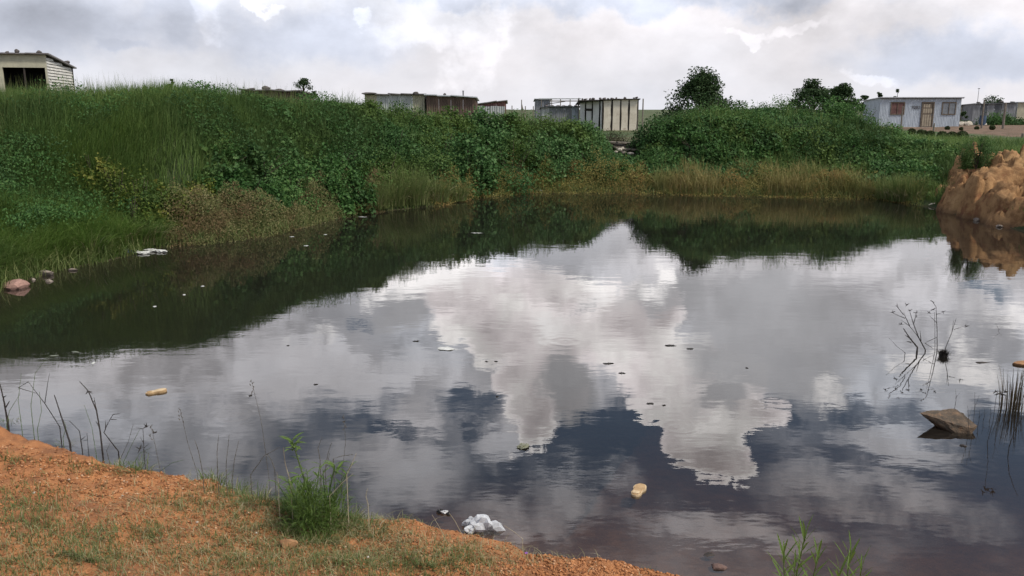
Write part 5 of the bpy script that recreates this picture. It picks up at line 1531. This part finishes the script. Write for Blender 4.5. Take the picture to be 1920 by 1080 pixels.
PLASTIC, t, b = newmat('white_plastic')
b.inputs['Base Color'].default_value = (.72, .73, .74, 1); b.inputs['Roughness'].default_value = .3
tr_ = t.nodes.new('ShaderNodeBsdfTranslucent'); tr_.inputs['Color'].default_value = (.6, .62, .64, 1)
tp_ = t.nodes.new('ShaderNodeBsdfTransparent')
m1 = t.nodes.new('ShaderNodeMixShader'); m1.inputs[0].default_value = .3
m2 = t.nodes.new('ShaderNodeMixShader')
t.links.new(noise(t, objcoord(t), 14, 3).sstep(.35, .7).lin(0, 1, .02, .35).s, m2.inputs[0])
t.links.new(b.outputs[0], m1.inputs[1]); t.links.new(tr_.outputs[0], m1.inputs[2]); t.links.new(m1.outputs[0], m2.inputs[1]); t.links.new(tp_.outputs[0], m2.inputs[2])
t.links.new(m2.outputs[0], next(n for n in t.nodes if n.type == 'OUTPUT_MATERIAL').inputs['Surface'])
bp = at(908, 990, 0)
bag = empty('plastic_bag', bp)
link('bag_body', film('bag_body', (.098, .075, .085), 11), PLASTIC, bag)
o = link('handle_loop', film('handle_loop', (.05, .02, .05), 12), PLASTIC, bag); o.location = (-.085, .03, .02)
o = link('handle_loop', film('handle_loop', (.06, .03, .03), 13), PLASTIC, bag); o.location = (-.075, -.04, .0); o.rotation_euler = (0, 0, .6)
tag(bag, 'crumpled white plastic bag floating at the near water edge', 'plastic bag')
# wrapper
wr = empty('wrapper', at(832, 962, 0)); BLK = mat_plain('black_foil', (0.02, .02, .02), (.012, .012, .012), 20, .4); WHT = mat_plain('white_foil', (.6, .6, .58), (.4, .4, .4), 20, .4)
o = link('foil', crumple('foil', (.022, .013, .014), 21, BLK, 3, .8), BLK, wr); o.location = (-.022, .012, .006)
o = link('foil', crumple('foil', (.024, .012, .012), 22, WHT, 3, .8), WHT, wr); o.location = (.004, -.004, .008)
o = link('foil', crumple('foil', (.014, .012, .012), 23, BLK, 3, .8), BLK, wr); o.location = (.032, -.016, .004)
tag(wr, 'small black and white wrapper floating left of the plastic bag', 'wrapper')


# worn shoe soles
def sole(p, L, Wd, rz, th, label, mat_top, mat_rim, tilt=0.0):
    root = empty('shoe_sole', p, rz); root.rotation_euler = (tilt, 0, rz)
    def outline(k):
        pts_ = []
        for i in range(28):
            a = 2 * math.pi * i / 28; yv = math.sin(a)
            wloc = .5 * Wd * (1.0 + .12 * yv - .30 * math.exp(-((yv + .15) / .28) ** 2)) * k
            pts_.append((math.copysign(abs(math.cos(a)) ** .8, math.cos(a)) * wloc, yv * L * .5 * (1 - (1 - k) * Wd / L)))
        return pts_
    def slab_(o_, z0, z1, name, mat):
        n = len(o_); b_ = MB(); b_.add([(a, c, z0) for a, c in o_] + [(a, c, z1) for a, c in o_], [tuple(range(n))[::-1], tuple(range(n, 2 * n))] + [(i, (i + 1) % n, (i + 1) % n + n, i + n) for i in range(n)])
        return b_.build(name, mat, root)
    slab_(outline(1.0), -.012, th, 'rim', mat_rim)
    slab_(outline(.84), th * .6, th + .004, 'tread', mat_top)
    for k in range(4):
        b_ = MB(); yv = L * (-.40 + .05 * k); b_.box(-Wd * .26, yv, th + .0045, Wd * .26, yv + .010, th + .008); b_.build('tread_bar', mat_rim, root)
    return tag(root, label, 'shoe sole')


TAN = mat_plain('tan_rubber', (0.46, 0.31, 0.16), (0.34, 0.22, 0.11), 14, .8); PALE = mat_plain('pale_rubber', (0.60, 0.46, 0.28), (0.46, 0.34, 0.20), 14, .8)
sole(at(1197, 921, 0), .20, .092, math.radians(-24), .014, 'tan shoe sole with a pale rim floating in open water', TAN, PALE)
sole(at(293, 736, 0), .19, .085, math.radians(-56), .016, 'ochre shoe sole with a dark edge floating beyond the bare bank', PALE, TAN, .06)
# stones on the bank
p = at(540, 1018, .45); p = at(540, 1018, T(p.x, p.y)); stone(0, 0, 0, (.06, .04, .04), 513, CLAYSTONE, 'smooth orange stone in the grass below the tall weed', loc=(p.x, p.y, p.z - .006), sub=3)
for k, (px, py, s_) in enumerate([(318, 905, .012), (108, 895, .012), (130, 900, .010), (280, 915, .009), (76, 880, .008), (64, 925, .013), (240, 905, .010), (370, 980, .011), (230, 930, .008), (690, 1045, .010), (480, 1000, .011)]):
    p = at(px, py, .45); p = at(px, py, T(p.x, p.y)); stone(0, 0, 0, (s_, s_ * .8, s_ * .6), 520 + k, PALE_STONE, 'pale pebble lying on the bare orange soil', 'pale pebbles on the bank', name='pebble', loc=(p.x, p.y, p.z + s_ * .3), sub=1, cat='pebble')
# left shore stones and litter
stone(88, 513, .02, (.15, .10, .08), 547, STONE, 'pale stone under the drooping grass on the left shore')
stone(28, 536, .03, (.26, .16, .12), 541, PINK_STONE, 'broken pinkish stone at the foot of the left hummock')
for k, (px, py) in enumerate([(62, 524), (92, 527), (138, 506)]):
    stone(px, py, .01, (.05 + .02 * k, .04, .035), 545 + k, STONE, 'small stone along the left water line', 'small stones on the left shore')
LITTER = mat_plain('white_litter', (0.62, 0.62, 0.58), (0.42, 0.42, 0.38), 10, .6); BLUEL = mat_plain('blue_litter', (0.07, 0.12, 0.28), (0.05, 0.08, 0.2), 10, .5)
def scrap(px, py, w_, l_, seed, label, group=None, mat=LITTER, h=.012, name='litter', z=0.0):
    o = link(name, crumple(name, (w_ / 2, l_ / 2, h), seed, mat, 3, .8), mat); o.location = at(px, py, z) + Vector((0, 0, h * .4)); o.rotation_euler = (0, 0, random.uniform(-.4, .4))
    return tag(o, label, 'litter', group)


scrap(238, 474, .22, .2, 560, 'blue plastic scrap under the long grass of the left shore', None, BLUEL, .05, z=.02)
for k, (px, w_) in enumerate([(252, .2), (268, .26), (285, .28), (302, .2)]):
    scrap(px, 473 - k * 1.5 + (k % 2) * 3, w_, .15, 561 + k, 'white litter in the row beside the blue plastic scrap', 'litter beside the blue scrap', h=.025, z=.01)
for k, (px, py, w_) in enumerate([(548, 444, .10), (574, 461, .10), (340, 455, .12), (680, 407, .22), (894, 437, .20), (380, 537, .05), (345, 553, .04), (290, 575, .04), (175, 681, .035), (610, 440, .06)]):
    scrap(px, py, w_, .05, 570 + k, 'tiny white flake floating on the dark reflection of the hill', 'white flakes on the dark water', h=.006, name='floating_flake')
for k, (px, py) in enumerate([(102, 667), (142, 660)]):
    scrap(px, py, .10, .035, 585 + k, 'grey green leaf floating beyond the dead stems', 'leaves floating beyond the dead stems', mat=mat_plain('dull_leaf', (.20, .22, .16), (.14, .15, .11), 20, .6), h=.004, name='floating_leaf')
scrap(836, 654, .17, .12, 590, 'white paper scrap floating in the middle of the pond', name='paper_scrap', h=.008)
scrap(980, 838, .085, .10, 591, 'small olive coloured tin floating in the blue reflection', mat=mat_plain('olive_tin', (.22, .22, .14), (.13, .13, .09), 30, .5), h=.014)
DEBRIS = mat_plain('dark_debris', (0.04, .036, .03), (.02, .018, .016), 20, .9)
for k, (px, py, w_) in enumerate([(1256, 648, .12), (1294, 654, .07), (1166, 700, .07), (1219, 757, .06), (932, 744, .025), (912, 678, .03), (930, 678, .03), (592, 721, .04), (1140, 682, .10), (540, 648, .03), (470, 742, .03), (1245, 760, .03), (780, 640, .06), (1400, 690, .03)]):
    scrap(px, py, w_, w_ * .5, 600 + k, 'speck of dark debris drifting in the reflected clouds', 'dark specks drifting on the pond', mat=DEBRIS, h=.005, name='floating_debris')
for k, (px, py) in enumerate([(1622, 368), (1636, 370), (1652, 371), (1664, 368), (1640, 366)]):
    scrap(px, py, .30, .2, 620 + k, 'white litter washed up beside the reed tufts and clay mound', 'litter beside the reed tufts', h=.05, z=.03)
for k, (px, py) in enumerate([(992, 358), (1012, 359), (1128, 358), (1155, 358), (1163, 357), (1232, 358), (1240, 356), (1210, 360)]):
    scrap(px, py, .24, .15, 630 + k, 'pale litter on the shore under the olive weeds', 'litter under the olive weeds', h=.045, z=.03)
stone(1330, 1040, 0, (.04, .03, .012), 650, DARKWOOD, 'dark curled leaf lying in the brown shallows', name='drowned_leaf', cat='leaf')
stone(1345, 1062, 0, (.055, .045, .02), 651, mat_plain('muddy_rag', (.16, .10, .08), (.10, .065, .055), 30, .9), 'muddy brown lump at the edge of the shallows', name='mud_lump', cat='lump', sub=3)
stone(1752, 387, 0, (.22, .16, .10), 652, PALE_STONE, 'pale flat stone at the foot of the clay mound')
for k, (px, py) in enumerate([(1775, 394), (1800, 401), (1830, 412), (1875, 424)]):
    stone(px, py, .02, (.10, .08, .05), 653 + k, STONE, 'small stone along the water line of the clay mound', 'stones along the clay mound')
# purple flower
p = at(987, 1062, .12); p = at(987, 1062, T(p.x, p.y)); fl = empty('flower', p)
MB().tube([(0, 0, -.01), (.003, 0, .04), (.0, .0, .075)], [.0015, .0013, .001], 5).build('stem', STEM, fl)
b_ = MB()
for k in range(8):
    a = k * .785; b_.add([(0, 0, .075), (math.cos(a - .3) * .007, math.sin(a - .3) * .007, .080), (math.cos(a) * .012, math.sin(a) * .012, .082), (math.cos(a + .3) * .007, math.sin(a + .3) * .007, .080)], [(0, 1, 2, 3)])
b_.build('petals', mat_plain('purple_petal', (.35, .16, .55), (.25, .10, .42), 20, .6), fl)
tag(fl, 'tiny purple flower on the orange water edge', 'flower')
